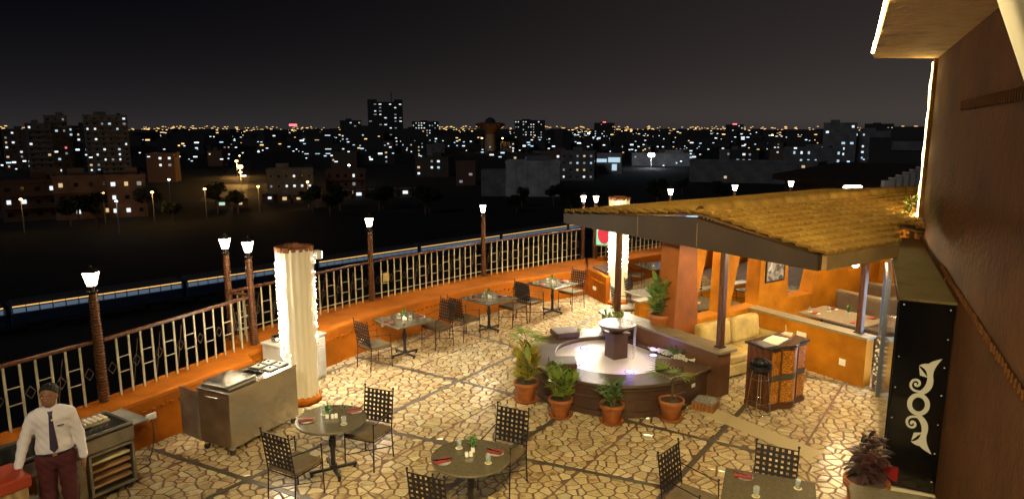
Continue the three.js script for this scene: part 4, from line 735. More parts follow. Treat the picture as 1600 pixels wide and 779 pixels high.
// sofa
{
  const o = thing('sofa', 'beige upholstered sofa between planter wall and orange divider', 'sofa', pavAt(0.55, TOP, 0.62), PT), m = M(0.55, 0.40, 0.13, 0.75, { map: again(mottle, 1.5), bumpMap: again(grainB, 8), bumpScale: 0.002 });
  part('base', rbx(1.75, 0.22, 0.8, 0.03, 0, 0.17, 0), m, o); for (const x of [-0.4, 0.4]) part('seat_cushion', rbx(0.79, 0.16, 0.62, 0.05, x, 0.36, 0.09), m, o);
  for (const x of [-0.42, 0.42]) part('back_cushion', rbx(0.82, 0.5, 0.24, 0.09, x, 0.66, -0.26, 0, -0.12), m, o);
  for (const s of [-1, 1]) part('armrest', rbx(0.16, 0.52, 0.8, 0.05, s * 0.86, 0.34, 0), m, o);
  for (const s of [-1, 1]) for (const t of [-1, 1]) part('foot', cyl(0.025, 0.02, 0.06, s * 0.78, 0.03, t * 0.33, 8), darkWood, o);
}
// ---------------------------------------------------------------- reception desk with bowed burl front
{
  const o = thing('reception_desk', 'burl wood reception desk with bowed front and dark top', 'desk', pavAt(-0.28, TOP, 2.06), PT);
  const W = 0.9, D = 0.46, H = 1.03, side = M(0.15, 0.055, 0.02, 0.4, { map: again(wood, 1) }), bm = M(0.80, 0.40, 0.065, 0.3, { map: again(burl, 2.2), clearcoat: 0.4, clearcoatRoughness: 0.2 });
  const front = (k) => { const p = []; for (let i = 0; i <= 40; i++) { const x = -W / 2 + W * i / 40, t = Math.abs(x) < 0.2 ? 0.085 * Math.cos(x / 0.2 * Math.PI / 2) : 0; p.push([x * (1 + k / W * 2), D / 2 + t + k]); } return p; };
  const body = (y0, y1, k) => prism([[-W / 2 - k, -D / 2], ...front(k), [W / 2 + k, -D / 2]], y0, y1);
  part('carcass', body(0.08, H, 0), side, o); part('plinth', body(0, 0.08, 0.015), M(0.1, 0.04, 0.015, 0.5), o); part('top', prism([[-W / 2 - 0.05, -D / 2 - 0.03], ...front(0.035), [W / 2 + 0.05, -D / 2 - 0.03]], H, H + 0.045, 0.008), M(0.05, 0.045, 0.04, 0.2, { map: again(granite, 2) }), o);
  const panel = (x0, x1, y0, y1) => { const pts = [], n = 12; for (let i = 0; i <= n; i++) { const x = x0 + (x1 - x0) * i / n; pts.push([x, D / 2 + (Math.abs(x) < 0.2 ? 0.085 * Math.cos(x / 0.2 * Math.PI / 2) : 0)]); } return prism([...pts.map(([x, z]) => [x, z - 0.004]), ...pts.reverse().map(([x, z]) => [x, z + 0.012])], y0, y1); };
  for (const [a, b] of [[-0.43, -0.235], [-0.185, 0.185], [0.235, 0.43]]) { part('upper_panel', panel(a, b, 0.6, 0.98), bm, o); part('lower_panel', panel(a, b, 0.12, 0.49), bm, o); part('inlay_band', panel(a, b, 0.505, 0.585), M(0.10, 0.095, 0.075, 0.4, { map: again(granite, 3) }), o); }
  for (const x of [-0.21, 0.21]) part('pilaster', rbx(0.04, 0.94, 0.035, 0.01, x, 0.55, D / 2 + 0.008), side, o);
  const q = (u, v) => pavAt(-0.28 + u, TOP + H + 0.0455, 2.06 + v);
  const bk = thing('open_menu_book', 'open menu book with white pages on the reception desk', 'book', q(-0.1, 0.02), PT + 0.25); part('cover', rbx(0.5, 0.008, 0.3, 0.003, 0, 0.004, 0), M(0.06, 0.06, 0.08, 0.5), bk); for (const s of [-1, 1]) part('pages', rbx(0.23, 0.014, 0.27, 0.005, s * 0.118, 0.0155, 0, 0, 0, s * -0.03), M(0.75, 0.7, 0.6, 0.8), bk);
  const fd = solid('menu_folder', 'closed dark folder overlapping the desk edge', 'folder', [rbx(0.24, 0.02, 0.32, 0.004, 0, 0.0105, 0)], M(0.07, 0.07, 0.09, 0.45), q(-0.44, 0.06), PT - 0.2);
  const tr = thing('reception_tray', 'wooden tray of papers at the back of the reception desk', 'tray', q(0.3, -0.05), PT + 0.3); part('tray', [rbx(0.26, 0.02, 0.2, 0.004, 0, 0.011, 0)], M(0.22, 0.05, 0.03, 0.5), tr); part('papers', [rbx(0.18, 0.018, 0.14, 0.003, 0.02, 0.031, 0.01, 0.2), rbx(0.14, 0.012, 0.1, 0.003, -0.03, 0.047, 0, -0.4)], M(0.7, 0.6, 0.42, 0.8), tr); part('pen', bar([0.06, 0.03, -0.03], [0.075, 0.16, -0.05], 0.004), plasticWhite, tr);
}
// bar stool with black seat
{
  const p = [4.0, TOP, -10.42], o = thing('bar_stool', 'tall wire bar stool with black padded seat beside the reception desk', 'stool', [3.93, TOP, -10.38]);
  const f = (k, y) => { const a = k * Math.PI / 2 + 0.5, r = 0.12 + 0.07 * (1 - y / 0.72); return [Math.cos(a) * r, y, Math.sin(a) * r]; };
  for (let k = 0; k < 4; k++) part('leg', bar(f(k, 0), f(k, 0.72), 0.007), chrome, o);
  for (const y of [0.22, 0.6]) part('ring', put(new THREE.TorusGeometry(0.12 + 0.07 * (1 - y / 0.72), 0.006, 6, 28), 0, y, 0, 0, Math.PI / 2), chrome, o);
  part('base_rail', [0, 1, 2, 3].map((k) => bar(f(k, 0.02), f((k + 1) % 4, 0.02), 0.006)), chrome, o);
  part('seat', put(lathe([[0, 0.71], [0.13, 0.71], [0.17, 0.76], [0.175, 0.82], [0.16, 0.83], [0.13, 0.79], [0, 0.78]], 24), 0, 0, 0), M(0.012, 0.012, 0.014, 0.25), o);
  const b = thing('folded_bag', 'crumpled black bag lying on the bar stool', 'bag', [3.93, TOP + 0.79, -10.38]); const r = rng(4), lump = []; for (let k = 0; k < 9; k++) { const q = new THREE.SphereGeometry(0.055, 10, 8); q.scale(1 + r() * 0.4, 0.7 + r() * 0.4, 1); lump.push(put(q, (r() - 0.5) * 0.18, 0.045 + r() * 0.05, (r() - 0.5) * 0.18)); } part('bag_body', lump, M(0.012, 0.012, 0.015, 0.3), b); part('buckle', rbx(0.05, 0.008, 0.02, 0.003, -0.05, 0.115, 0.06, 0.4, 0.4), chrome, b);
}
{ // small glazed box on the floor
  const o = thing('wooden_box', 'small wooden box with glass lid on the floor beside the fountain', 'box', [3.16, TOP, -10.62], -0.55); const m = M(0.34, 0.15, 0.045, 0.5, { map: again(wood, 2) });
  part('side', [bx(0.36, 0.13, 0.02, 0, 0.066, 0.17), bx(0.36, 0.13, 0.02, 0, 0.066, -0.17), bx(0.02, 0.13, 0.32, 0.17, 0.066, 0), bx(0.02, 0.13, 0.32, -0.17, 0.066, 0)], m, o); part('floor_board', bx(0.32, 0.02, 0.32, 0, 0.012, 0), m, o); part('glass_lid', bx(0.35, 0.006, 0.35, 0, 0.135, 0), glassMat, o); part('blue_wrapper', rbx(0.12, 0.04, 0.09, 0.01, -0.02, 0.044, 0.02, 0.5), M(0.05, 0.06, 0.3, 0.4), o);
}
// menu boards and posters under the roof
function board(label, name, x, y, z, turn, w, h, draw, glowK) {
  const o = thing(name, label, 'sign', [x, y, z], turn), cv = document.createElement('canvas'); cv.width = 256; cv.height = Math.round(256 * h / w); draw(cv.getContext('2d'), cv.width, cv.height); const t = new THREE.CanvasTexture(cv); t.colorSpace = THREE.SRGBColorSpace;
  const g = new THREE.BoxGeometry(w, h, 0.02); part('face', g, M(1, 1, 1, 0.5, glowK ? { map: t, emissive: C(1, 1, 1), emissiveMap: t, emissiveIntensity: glowK } : { map: t }), o, true);
  part('frame', [bx(w + 0.06, 0.03, 0.04, 0, h / 2 + 0.015, 0), bx(w + 0.06, 0.03, 0.04, 0, -h / 2 - 0.015, 0), bx(0.03, h, 0.04, w / 2 + 0.015, 0, 0), bx(0.03, h, 0.04, -w / 2 - 0.015, 0, 0)], glowK ? M(0.55, 0.4, 0.12, 0.4) : M(0.03, 0.02, 0.015, 0.4), o);
}
const menuDraw = (seed) => (x, w, h) => { const r = rng(seed); x.fillStyle = '#27378f'; x.fillRect(0, 0, w, h); x.fillStyle = '#d9b45a'; x.fillRect(0, 0, w, h * 0.06); x.fillStyle = '#8f9ed6'; x.fillRect(w * 0.04, h * 0.15, w * 0.14, h * 0.7); x.fillStyle = '#f2ead2'; for (let k = 0; k < 7; k++) x.fillRect(w * 0.26, h * (0.16 + k * 0.11), w * (0.35 + r() * 0.3), h * 0.045); };
board('blue lit menu board with cream lines behind the slim roof post', 'menu_board_sign', 4.1, 1.65, -20.9, -0.72, 1.05, 0.5, menuDraw(3), 0.9);
board('second blue lit menu board, left of the leaning pillar', 'menu_board_sign', 5.05, 1.65, -21.65, -0.72, 1.0, 0.5, menuDraw(8), 0.9);
board('pale blue lit poster partly hidden by the leaning pillar', 'poster_sign', 5.85, 1.65, -22.2, -0.72, 0.4, 0.55, (x, w, h) => { x.fillStyle = '#8fc4e6'; x.fillRect(0, 0, w, h); x.fillStyle = '#e9c07a'; x.fillRect(w * 0.1, h * 0.6, w * 0.8, h * 0.3); }, 0.9);
board('red and green lit poster left of the pale column', 'poster_sign', 2.66, 1.55, -19.8, -0.5, 0.55, 0.8, (x, w, h) => { x.fillStyle = '#7ad6b8'; x.fillRect(0, 0, w, h); x.fillStyle = '#c22a3c'; x.beginPath(); x.ellipse(w * 0.55, h * 0.62, w * 0.36, h * 0.34, 0, 0, 7); x.fill(); x.fillRect(w * 0.35, h * 0.1, w * 0.2, h * 0.4); }, 0.8);
const photoDraw = (seed) => (x, w, h) => { const r = rng(seed); x.fillStyle = '#8d8a80'; x.fillRect(0, 0, w, h); for (let k = 0; k < 70; k++) { const v = 50 + r() * 150; x.fillStyle = `rgb(${v},${v * 0.98},${v * 0.92})`; x.beginPath(); x.ellipse(r() * w, r() * h, w * (0.04 + r() * 0.12), h * (0.04 + r() * 0.1), r() * 3, 0, 7); x.fill(); } };
{ const a = pavAt(2.42, 1.78, -0.035); board('framed black and white photograph on the orange wall', 'framed_photograph', a[0], a[1], a[2], PT, 0.56, 0.82, photoDraw(5)); const b = pavAt(4.6, 1.75, -0.035); board('small framed photograph on the orange wall above the booth', 'framed_photograph', b[0], b[1], b[2], PT, 0.42, 0.5, photoDraw(9)); }
// wall sockets on the parapet
const socketSpots = [[-3.02, 0.3, -13.3, 'white wall socket low on the parapet left of the nearest square table'], [-2.7, 0.45, -13.98, 'pink and white socket on the parapet behind the left chair'], [-5.16, 0.45, -9.27, 'white socket on the parapet beside the left steel counter'], [2.2, 0.3, -17.9, 'white socket on the short orange partition']];
socketSpots.forEach(([x, y, z, label], i) => { const turn = i === 3 ? -1.24 : i === 2 ? 1.05 : 1.1, o = thing('wall_socket', label, 'socket', [x, y, z], i === 3 ? -1.24 : turn); part('plate', rbx(0.15, 0.09, 0.03, 0.006), plasticWhite, o); for (const s of [-1, 1]) part('outlet', rbx(0.04, 0.045, 0.008, 0.003, s * 0.035, 0, 0.018), i === 1 ? M(0.6, 0.15, 0.12, 0.4) : ceramic, o); });
{ solid('power_cable', 'black power cable curling from the socket to the floor by the left steel counter', 'cable', tube([[-5.14, 0.42, -9.24], [-5.1, 0.25, -9.2], [-5.08, 0.06, -9.1], [-5.0, 0.015, -8.85], [-4.92, 0.014, -8.7], [-4.98, 0.014, -8.55]], 0.007, 40, 6), rubber); }

// ================================================================ STEEL COUNTERS
{ // ice-cream style steel cart with open door
  const a = V(-3.86, 0, -8.88), b = V(-3.34, 0, -9.98), L = 1.3, yaw = Math.atan2(-(b.z - a.z), b.x - a.x);   // local x from near to far corner along its broad side
  const o = thing('steel_counter', 'stainless steel serving counter with open side door beside the white column', 'counter', [-3.86, TOP, -8.88], yaw);
  // local z: +z is away from the wall (towards the camera side), body spans z in [-0.6, 0]
  const D = 0.62, H = 0.93;
  part('front_panel', rbx(L, H - 0.13, 0.02, 0.008, L / 2, 0.13 + (H - 0.13) / 2 - 0.005, -0.01), steel, o);
  part('back_panel', bx(L, H - 0.15, 0.015, L / 2, 0.13 + (H - 0.15) / 2, -D + 0.01), steelDull, o);
  part('end_panel', rbx(0.02, H - 0.15, D - 0.04, 0.006, 0.012, 0.13 + (H - 0.15) / 2, -D / 2), M(0.30, 0.20, 0.12, 0.4, { metalness: 0.6, map: again(mottle, 1.2) }), o).userData = { label: 'dull brownish end panel' };
  part('end_panel', bx(0.02, H - 0.15, D - 0.04, L - 0.012, 0.13 + (H - 0.15) / 2, -D / 2), steelDull, o);
  part('bottom_shelf', bx(L - 0.05, 0.02, D - 0.05, L / 2, 0.14, -D / 2), steelDull, o);
  const top = new THREE.Shape([[0, 0], [L, 0], [L, D], [0, D]].map((p) => new THREE.Vector2(...p))); const h1 = new THREE.Path([[0.6, 0.17], [0.84, 0.17], [0.84, 0.5], [0.6, 0.5]].map((p) => new THREE.Vector2(...p))); top.holes.push(h1);
  const tg = new THREE.ExtrudeGeometry(top, { depth: 0.025, bevelEnabled: true, bevelSize: 0.004, bevelThickness: 0.004, bevelSegments: 1 }); tg.rotateX(-Math.PI / 2); tg.translate(0, H - 0.025, 0);
  part('counter_top', tg, steel, o);
  part('well', [bx(0.26, 0.012, 0.35, 0.72, H - 0.16, -0.335), bx(0.01, 0.13, 0.35, 0.592, H - 0.09, -0.335), bx(0.01, 0.13, 0.35, 0.848, H - 0.09, -0.335)], M(0.05, 0.05, 0.05, 0.4, { metalness: 0.8 }), o);
  part('hinged_lid', [rbx(0.52, 0.06, 0.52, 0.012, 0.3, H + 0.036, -0.3), rbx(0.5, 0.02, 0.5, 0.008, 0.3, H + 0.076, -0.3)], steel, o);
  for (let i = 0; i < 2; i++) for (let j = 0; j < 2; j++) { const hb = part('hob_tray', [rbx(0.19, 0.014, 0.2, 0.005, 0.97 + i * 0.205, H + 0.013, -0.2 - j * 0.23)], M(0.05, 0.045, 0.04, 0.4, { metalness: 0.5 }), o); part('pan', [rbx(0.15, 0.012, 0.15, 0.005, 0.97 + i * 0.205, H + 0.026, -0.2 - j * 0.23)], M(0.62, 0.58, 0.46, 0.35), hb); part('knob', cyl(0.018, 0.02, 0.016, 0.97 + i * 0.205, H + 0.041, -0.2 - j * 0.23, 10), blackIron, hb); }
  part('end_handle', [bar([-0.02, 0.84, -0.42], [-0.02, 0.84, -0.2], 0.01), bar([0, 0.84, -0.42], [-0.02, 0.84, -0.42], 0.008), bar([0, 0.84, -0.2], [-0.02, 0.84, -0.2], 0.008)], chrome, o);
  const dr = part('open_door', [rbx(0.02, 0.72, 0.44, 0.005, 0, 0.36, -0.22)], steelDull, o); dr.position.set(0.0, 0.14, -D + 0.01); dr.rotation.y = -0.15; part('door_knob', cyl(0.014, 0.014, 0.03, 0, 0, 0, 10).rotateZ(Math.PI / 2).translate(-0.02, 0.6, -0.38), chrome, dr);
  for (const [x, z] of [[0.06, -0.06], [0.06, -D + 0.06], [L - 0.06, -0.06], [L - 0.06, -D + 0.06]]) { const c = part('caster', [cyl(0.045, 0.045, 0.03, 0, 0, 0, 14).rotateX(Math.PI / 2).translate(x, 0.046, z)], rubber, o); part('fork_bracket', [bx(0.05, 0.05, 0.05, x, 0.105, z)], chrome, c); }
}
{ // left service counter: work top with sink, drawers and trays
  const yaw = Math.atan2(0.55, 0.34);   // local x runs back along the parapet from the waiter
  const o = thing('service_counter', 'stainless steel food service counter behind the waiter', 'counter', [-5.57, TOP, -6.8], Math.atan2(1.0, 0.62));
  const L = 1.55, D = 0.62, H = 0.84;
  part('work_top', [rbx(L, 0.03, D, 0.008, L / 2, H, -D / 2)], M(0.10, 0.10, 0.10, 0.22, { metalness: 0.9, map: again(mottle, 1) }), o);
  part('apron', rbx(L, 0.17, 0.025, 0.006, L / 2, H - 0.1, -0.005), steelDull, o);
  part('raised_rim', [bx(L, 0.03, 0.015, L / 2, H + 0.03, -D + 0.01), bx(0.015, 0.03, D, L - 0.008, H + 0.03, -D / 2), bx(L, 0.03, 0.015, L / 2, H + 0.03, -0.008)], steelDull, o);
  part('side_panel', [bx(0.02, H - 0.15, D - 0.03, L - 0.012, 0.12 + (H - 0.15) / 2, -D / 2), bx(0.02, H - 0.15, D - 0.03, 0.012, 0.12 + (H - 0.15) / 2, -D / 2)], steelDull, o);
  part('door', [rbx(0.52, 0.5, 0.02, 0.006, L - 0.86, 0.38, -0.01)], steelDull, o);
  const dw = part('open_rack', [bx(0.03, 0.52, 0.025, L - 0.55, 0.38, 0), bx(0.03, 0.52, 0.025, L - 0.03, 0.38, 0), bx(0.55, 0.035, 0.025, L - 0.29, 0.63, 0), bx(0.55, 0.035, 0.025, L - 0.29, 0.13, 0)], steelDull, o);
  for (let k = 0; k < 4; k++) part('rack_tray', [rbx(0.48, 0.035, 0.4, 0.006, L - 0.29, 0.2 + k * 0.1, -0.24)], k === 3 ? M(0.7, 0.62, 0.35, 0.5) : M(0.5, 0.3, 0.14, 0.5, { metalness: 0.3 }), dw);
  part('bottom_panel', bx(L, 0.02, D, L / 2, 0.11, -D / 2), steelDull, o);
  for (const x of [0.08, L - 0.08]) for (const z of [-0.07, -D + 0.07]) part('caster', cyl(0.045, 0.045, 0.03, 0, 0, 0, 12).rotateX(Math.PI / 2).translate(x, 0.046, z), rubber, o);
  part('side_shelf', [rbx(0.2, 0.02, D, 0.005, L + 0.1, H - 0.01, -D / 2), bx(0.02, 0.05, D, L + 0.19, H - 0.02, -D / 2)], steelDull, o);
  o.updateMatrixWorld(); const at = (x, y, z) => { const p = o.localToWorld(V(x, y, z)); return [p.x, p.y, p.z]; };
  const by = H + 0.0155;
  const bowl = thing('red_bowl', 'red bowl filled with pale rice on the service counter', 'bowl', at(L - 0.75, by, -0.2)); part('bowl', lathe([[0, 0], [0.06, 0], [0.11, 0.08], [0.105, 0.085], [0.055, 0.01], [0, 0.008]], 24), M(0.42, 0.02, 0.02, 0.3), bowl); part('rice', lathe([[0, 0.105], [0.05, 0.095], [0.1, 0.075], [0, 0.07]], 20), M(0.7, 0.6, 0.48, 0.9, { bumpMap: again(grainB, 20), bumpScale: 0.01 }), bowl);
  const tray = thing('food_tray', 'tray of white dumplings at the back of the service counter', 'tray', at(L - 0.28, by, -0.42), o.rotation.y); part('tray', rbx(0.34, 0.025, 0.22, 0.006, 0, 0.013, 0), M(0.42, 0.36, 0.2, 0.4), tray); const dm = M(0.72, 0.62, 0.46, 0.7), dg = ready(put(new THREE.SphereGeometry(0.03, 10, 8).scale(1, 0.7, 1), 0, 0, 0)), r = rng(6); for (let i = 0; i < 5; i++) for (let j = 0; j < 3; j++) { const m = part('dumpling', dg, dm, tray); m.position.set(-0.13 + i * 0.065, 0.044, -0.07 + j * 0.068); m.rotation.y = r() * 6; }
  const bot = solid('glass_bottle', 'slim clear glass bottle on the service counter', 'bottle', lathe([[0, 0], [0.032, 0], [0.033, 0.13], [0.014, 0.18], [0.013, 0.24], [0, 0.24]], 18), M(0.7, 0.75, 0.6, 0.05, { transmission: 0.9, thickness: 0 }), at(L - 0.58, by, -0.25));
  const pl = thing('steel_tray', 'dark steel tray sunk in the middle of the service counter', 'tray', at(L - 0.5, by, -0.42), o.rotation.y); part('rim', [bx(0.3, 0.015, 0.02, 0, 0.008, 0.12), bx(0.3, 0.015, 0.02, 0, 0.008, -0.12), bx(0.02, 0.015, 0.22, 0.14, 0.008, 0), bx(0.02, 0.015, 0.22, -0.14, 0.008, 0)], chrome, pl);
  // second unit left of the waiter and the red-topped stand
  const o2 = thing('steel_fryer', 'steel cooker unit with open doors at the left of the waiter', 'cooker', at(-0.55, 0, 0), o.rotation.y);
  part('body', rbx(0.5, 0.78, 0.6, 0.01, 0.25, 0.42, -0.32), steel, o2); part('rim', [bx(0.5, 0.04, 0.02, 0.25, 0.83, -0.02), bx(0.5, 0.04, 0.02, 0.25, 0.83, -0.61), bx(0.02, 0.04, 0.58, 0.01, 0.83, -0.315), bx(0.02, 0.04, 0.58, 0.49, 0.83, -0.315)], steelDull, o2); part('door', rbx(0.22, 0.4, 0.015, 0.005, 0.13, 0.3, -0.012), steelDull, o2); part('door', rbx(0.22, 0.4, 0.015, 0.005, 0.37, 0.3, -0.012), steelDull, o2); part('knob', cyl(0.02, 0.02, 0.02, 0, 0, 0, 12).rotateX(Math.PI / 2).translate(0.1, 0.62, 0.0), M(0.5, 0.06, 0.02, 0.4), o2); part('red_pan', rbx(0.2, 0.02, 0.2, 0.005, 0.33, 0.822, -0.2), M(0.4, 0.03, 0.02, 0.4), o2); part('foot', [0.05, 0.45].map((x) => cyl(0.02, 0.02, 0.05, x, 0.022, -0.08, 8)), rubber, o2);
  const st = thing('red_topped_stand', 'wooden stand with red cloth top at the left edge, in front of the waiter', 'stand', [-5.42, TOP, -6.55], 0.98); part('stand_body', rbx(0.6, 0.8, 0.42, 0.01, 0, 0.4, 0), M(0.55, 0.42, 0.22, 0.5, { map: again(wood, 1) }), st); part('red_top', rbx(0.66, 0.13, 0.48, 0.02, 0, 0.86, 0), M(0.36, 0.045, 0.015, 0.55), st);
  const plate = solid('white_plate', 'white plate with folded paper on the red-topped stand', 'plate', [lathe([[0, 0], [0.08, 0], [0.12, 0.015], [0.118, 0.019], [0.078, 0.006], [0, 0.006]], 28), rbx(0.09, 0.02, 0.07, 0.006, 0.01, 0.018, 0, 0.4)], ceramic, [-5.48, TOP + 0.9265, -6.62]);
}
{ // white kitchen cabinet behind the column
  const o = thing('white_cabinet', 'white kitchen cabinet with drawer and door behind the white column', 'cabinet', [-3.87, TOP, -11.76], 1.09);
  // local +z faces the terrace floor
  const W = 0.95, D = 0.55, H = 0.84;
  part('body', bx(W, H - 0.06, D, 0, 0.03 + (H - 0.06) / 2, 0), whitePaint, o); part('plinth', bx(W - 0.04, 0.03, D - 0.04, 0, 0.016, 0), M(0.4, 0.33, 0.22, 0.6), o);
  part('worktop', rbx(W + 0.05, 0.035, D + 0.04, 0.006, 0, H - 0.012, 0), whitePaint, o);
  for (const s of [-1, 1]) { const dr = part('drawer', rbx(W / 2 - 0.03, 0.15, 0.02, 0.005, s * W / 4, 0.7, D / 2 + 0.01), whitePaint, o); part('handle', rbx(0.09, 0.015, 0.02, 0.005, s * W / 4, 0.7, D / 2 + 0.028), chrome, dr); const d = part('door', rbx(W / 2 - 0.03, 0.55, 0.02, 0.005, s * W / 4, 0.33, D / 2 + 0.01), whitePaint, o); part('handle', rbx(0.015, 0.09, 0.02, 0.005, s * 0.06, 0.5, D / 2 + 0.028), chrome, d); }
  const pot = thing('cooking_pot', 'small steel cooking pot with lid on the white cabinet', 'pot', [-4.08, TOP + H + 0.0065, -11.5]); part('pot_body', lathe([[0, 0], [0.09, 0], [0.1, 0.02], [0.1, 0.09], [0, 0.09]], 24), steel, pot); part('lid', lathe([[0, 0.125], [0.03, 0.12], [0.095, 0.1], [0.102, 0.09], [0, 0.09]], 24), chrome, pot); part('lid_knob', ball(0.016, 0, 0.135, 0, 8), blackIron, pot);
  const mug = thing('steel_mug', 'steel mug beside the cooking pot on the white cabinet', 'mug', [-3.92, TOP + H + 0.0065, -11.62]); part('mug_body', lathe([[0, 0], [0.05, 0], [0.055, 0.09], [0.05, 0.09], [0.045, 0.01], [0, 0.01]], 20), chrome, mug); part('handle', put(new THREE.TorusGeometry(0.03, 0.006, 6, 14), 0.06, 0.045, 0), chrome, mug);
}

// ================================================================ THE WAITER
{
  const o = thing('person', 'waiter in white shirt, dark tie and maroon trousers standing at the steel counter', 'person', [-5.06, TOP, -7.12], 0.55);
  const smin = (a, b, k) => { const h = Math.max(0, Math.min(1, 0.5 + 0.5 * (b - a) / k)); return b + (a - b) * h - k * h * (1 - h); };
  const cone = (p, a, b, ra, rb, sx = 1, sz = 1) => { const dx = b[0] - a[0], dy = b[1] - a[1], dz = b[2] - a[2], px = p[0] - a[0], py = p[1] - a[1], pz = p[2] - a[2]; const t = Math.max(0, Math.min(1, (px * dx + py * dy + pz * dz) / (dx * dx + dy * dy + dz * dz))), qx = (px - dx * t) / sx, qy = py - dy * t, qz = (pz - dz * t) / sz; return Math.hypot(qx, qy, qz) - (ra + (rb - ra) * t); };
  const ell = (p, c, r) => { const x = (p[0] - c[0]) / r[0], y = (p[1] - c[1]) / r[1], z = (p[2] - c[2]) / r[2], l = Math.hypot(x, y, z); return (l - 1) * Math.min(...r); };
  function mesh(f, [x0, y0, z0], size, res) {
    const mc = new MarchingCubes(res, new THREE.MeshBasicMaterial(), false, false, 120000), h = size / res * 2;
    mc.isolation = 0; for (let k = 0; k < res; k++) for (let j = 0; j < res; j++) for (let i = 0; i < res; i++) mc.field[i + j * res + k * res * res] = -f([x0 + (i - res / 2) * h, y0 + (j - res / 2) * h, z0 + (k - res / 2) * h]);
    mc.update(); const n = mc.count, g = new THREE.BufferGeometry(), pos = new Float32Array(mc.positionArray.slice(0, n * 3)), nor = new Float32Array(n * 3);
    for (let i = 0; i < n; i++) { pos[i * 3] = x0 + pos[i * 3] * size; pos[i * 3 + 1] = y0 + pos[i * 3 + 1] * size; pos[i * 3 + 2] = z0 + pos[i * 3 + 2] * size; const p = [pos[i * 3], pos[i * 3 + 1], pos[i * 3 + 2]], e = 0.004, gx = f([p[0] + e, p[1], p[2]]) - f([p[0] - e, p[1], p[2]]), gy = f([p[0], p[1] + e, p[2]]) - f([p[0], p[1] - e, p[2]]), gz = f([p[0], p[1], p[2] + e]) - f([p[0], p[1], p[2] - e]), l = Math.hypot(gx, gy, gz) || 1; nor[i * 3] = gx / l; nor[i * 3 + 1] = gy / l; nor[i * 3 + 2] = gz / l; }
    g.setAttribute('position', new THREE.BufferAttribute(pos, 3)); g.setAttribute('normal', new THREE.BufferAttribute(nor, 3)); return g;
  }
  // joints (x: his left is +x, z: forward); height 1.74
  const J = { neck: [0, 1.47, 0], chest: [0, 1.3, 0], waist: [0, 1.04, 0], hip: [0, 0.92, 0], shR: [-0.175, 1.395, 0], elR: [-0.27, 1.15, 0.02], wrR: [-0.33, 0.93, 0.13], shL: [0.175, 1.395, 0], elL: [0.235, 1.12, -0.02], wrL: [0.26, 0.88, 0.05], hR: [-0.09, 0.9, 0], kR: [-0.1, 0.48, 0.02], aR: [-0.11, 0.08, -0.01], hL: [0.09, 0.9, 0], kL: [0.1, 0.48, 0.03], aL: [0.12, 0.08, 0.0] };
  const torso = (p, k) => { let d = cone(p, [0, 1.36, 0], [0, 1.04, 0], 0.113 + k, 0.102 + k, 1.36, 0.95); d = smin(d, cone(p, [-0.11, 1.405, -0.01], [0.11, 1.405, -0.01], 0.064 + k, 0.064 + k), 0.08); return smin(d, cone(p, [0, 1.05, 0], [0, 0.92, 0], 0.105 + k, 0.115 + k, 1.4, 1), 0.06); };
  const arms = (p, k, tR = J.wrR, tL = J.wrL) => { let d = 9; for (const [s, e, w] of [[J.shR, J.elR, tR], [J.shL, J.elL, tL]]) { d = smin(d, cone(p, s, e, 0.05 + k, 0.041 + k), 0.03); d = smin(d, cone(p, e, w, 0.043 + k, 0.03 + k), 0.025); } return d; };
  const legs = (p, k) => { let d = 9; for (const [h, n, a] of [[J.hR, J.kR, J.aR], [J.hL, J.kL, J.aL]]) { d = Math.min(d, smin(cone(p, h, n, 0.092 + k, 0.062 + k), cone(p, n, a, 0.062 + k, 0.042 + k), 0.04)); } return d; };
  // head turned a little to his right and down
  const yaw = -0.35, ch = Math.cos(yaw), sh = Math.sin(yaw), hc = [0, 1.62, 0.02];
  const toHead = (p) => { const x = p[0] - hc[0], y = p[1] - hc[1], z = p[2] - hc[2]; return [x * ch - z * sh, y, x * sh + z * ch]; };
  const head = (p) => {
    const q = toHead(p); let d = ell(q, [0, 0.025, -0.012], [0.076, 0.098, 0.093]); d = smin(d, ell(q, [0, -0.05, 0.022], [0.056, 0.068, 0.062]), 0.04);
    d = smin(d, cone(q, [0, 0.01, 0.078], [0, -0.022, 0.1], 0.008, 0.013), 0.012);                                     // nose
    for (const s of [-1, 1]) { d = Math.max(d, -ell(q, [s * 0.031, 0.012, 0.094], [0.018, 0.011, 0.018])); d = smin(d, ell(q, [s * 0.031, 0.011, 0.075], [0.013, 0.010, 0.013]), 0.003); d = smin(d, ell(q, [s * 0.08, -0.002, -0.008], [0.012, 0.03, 0.02]), 0.008); }
    d = smin(d, ell(q, [0, -0.056, 0.078], [0.024, 0.006, 0.012]), 0.006); d = smin(d, ell(q, [0, -0.068, 0.076], [0.02, 0.006, 0.011]), 0.006);
    return smin(d, cone(p, [0, 1.44, -0.012], [0, 1.56, 0.0], 0.056, 0.052), 0.03);
  };
  const hand = (w, dir, side) => {                            // palm, four fingers and a thumb
    const c = [w[0] + dir[0] * 0.05, w[1] + dir[1] * 0.05, w[2] + dir[2] * 0.05], bones = [];
    for (let k = 0; k < 4; k++) { const off = (k - 1.5) * 0.019, L = [0.062, 0.074, 0.07, 0.054][k], b = [c[0] + dir[0] * 0.04, c[1] + dir[1] * 0.04, c[2] + dir[2] * 0.04 + off], m = [b[0] + dir[0] * L * 0.55, b[1] + dir[1] * L * 0.55, b[2] + dir[2] * L * 0.55], t = [m[0] - side * 0.014 + dir[0] * L * 0.4, m[1] + dir[1] * L * 0.4, m[2] + dir[2] * L * 0.4]; bones.push([b, m, 0.0095, 0.0085], [m, t, 0.0085, 0.0075]); }
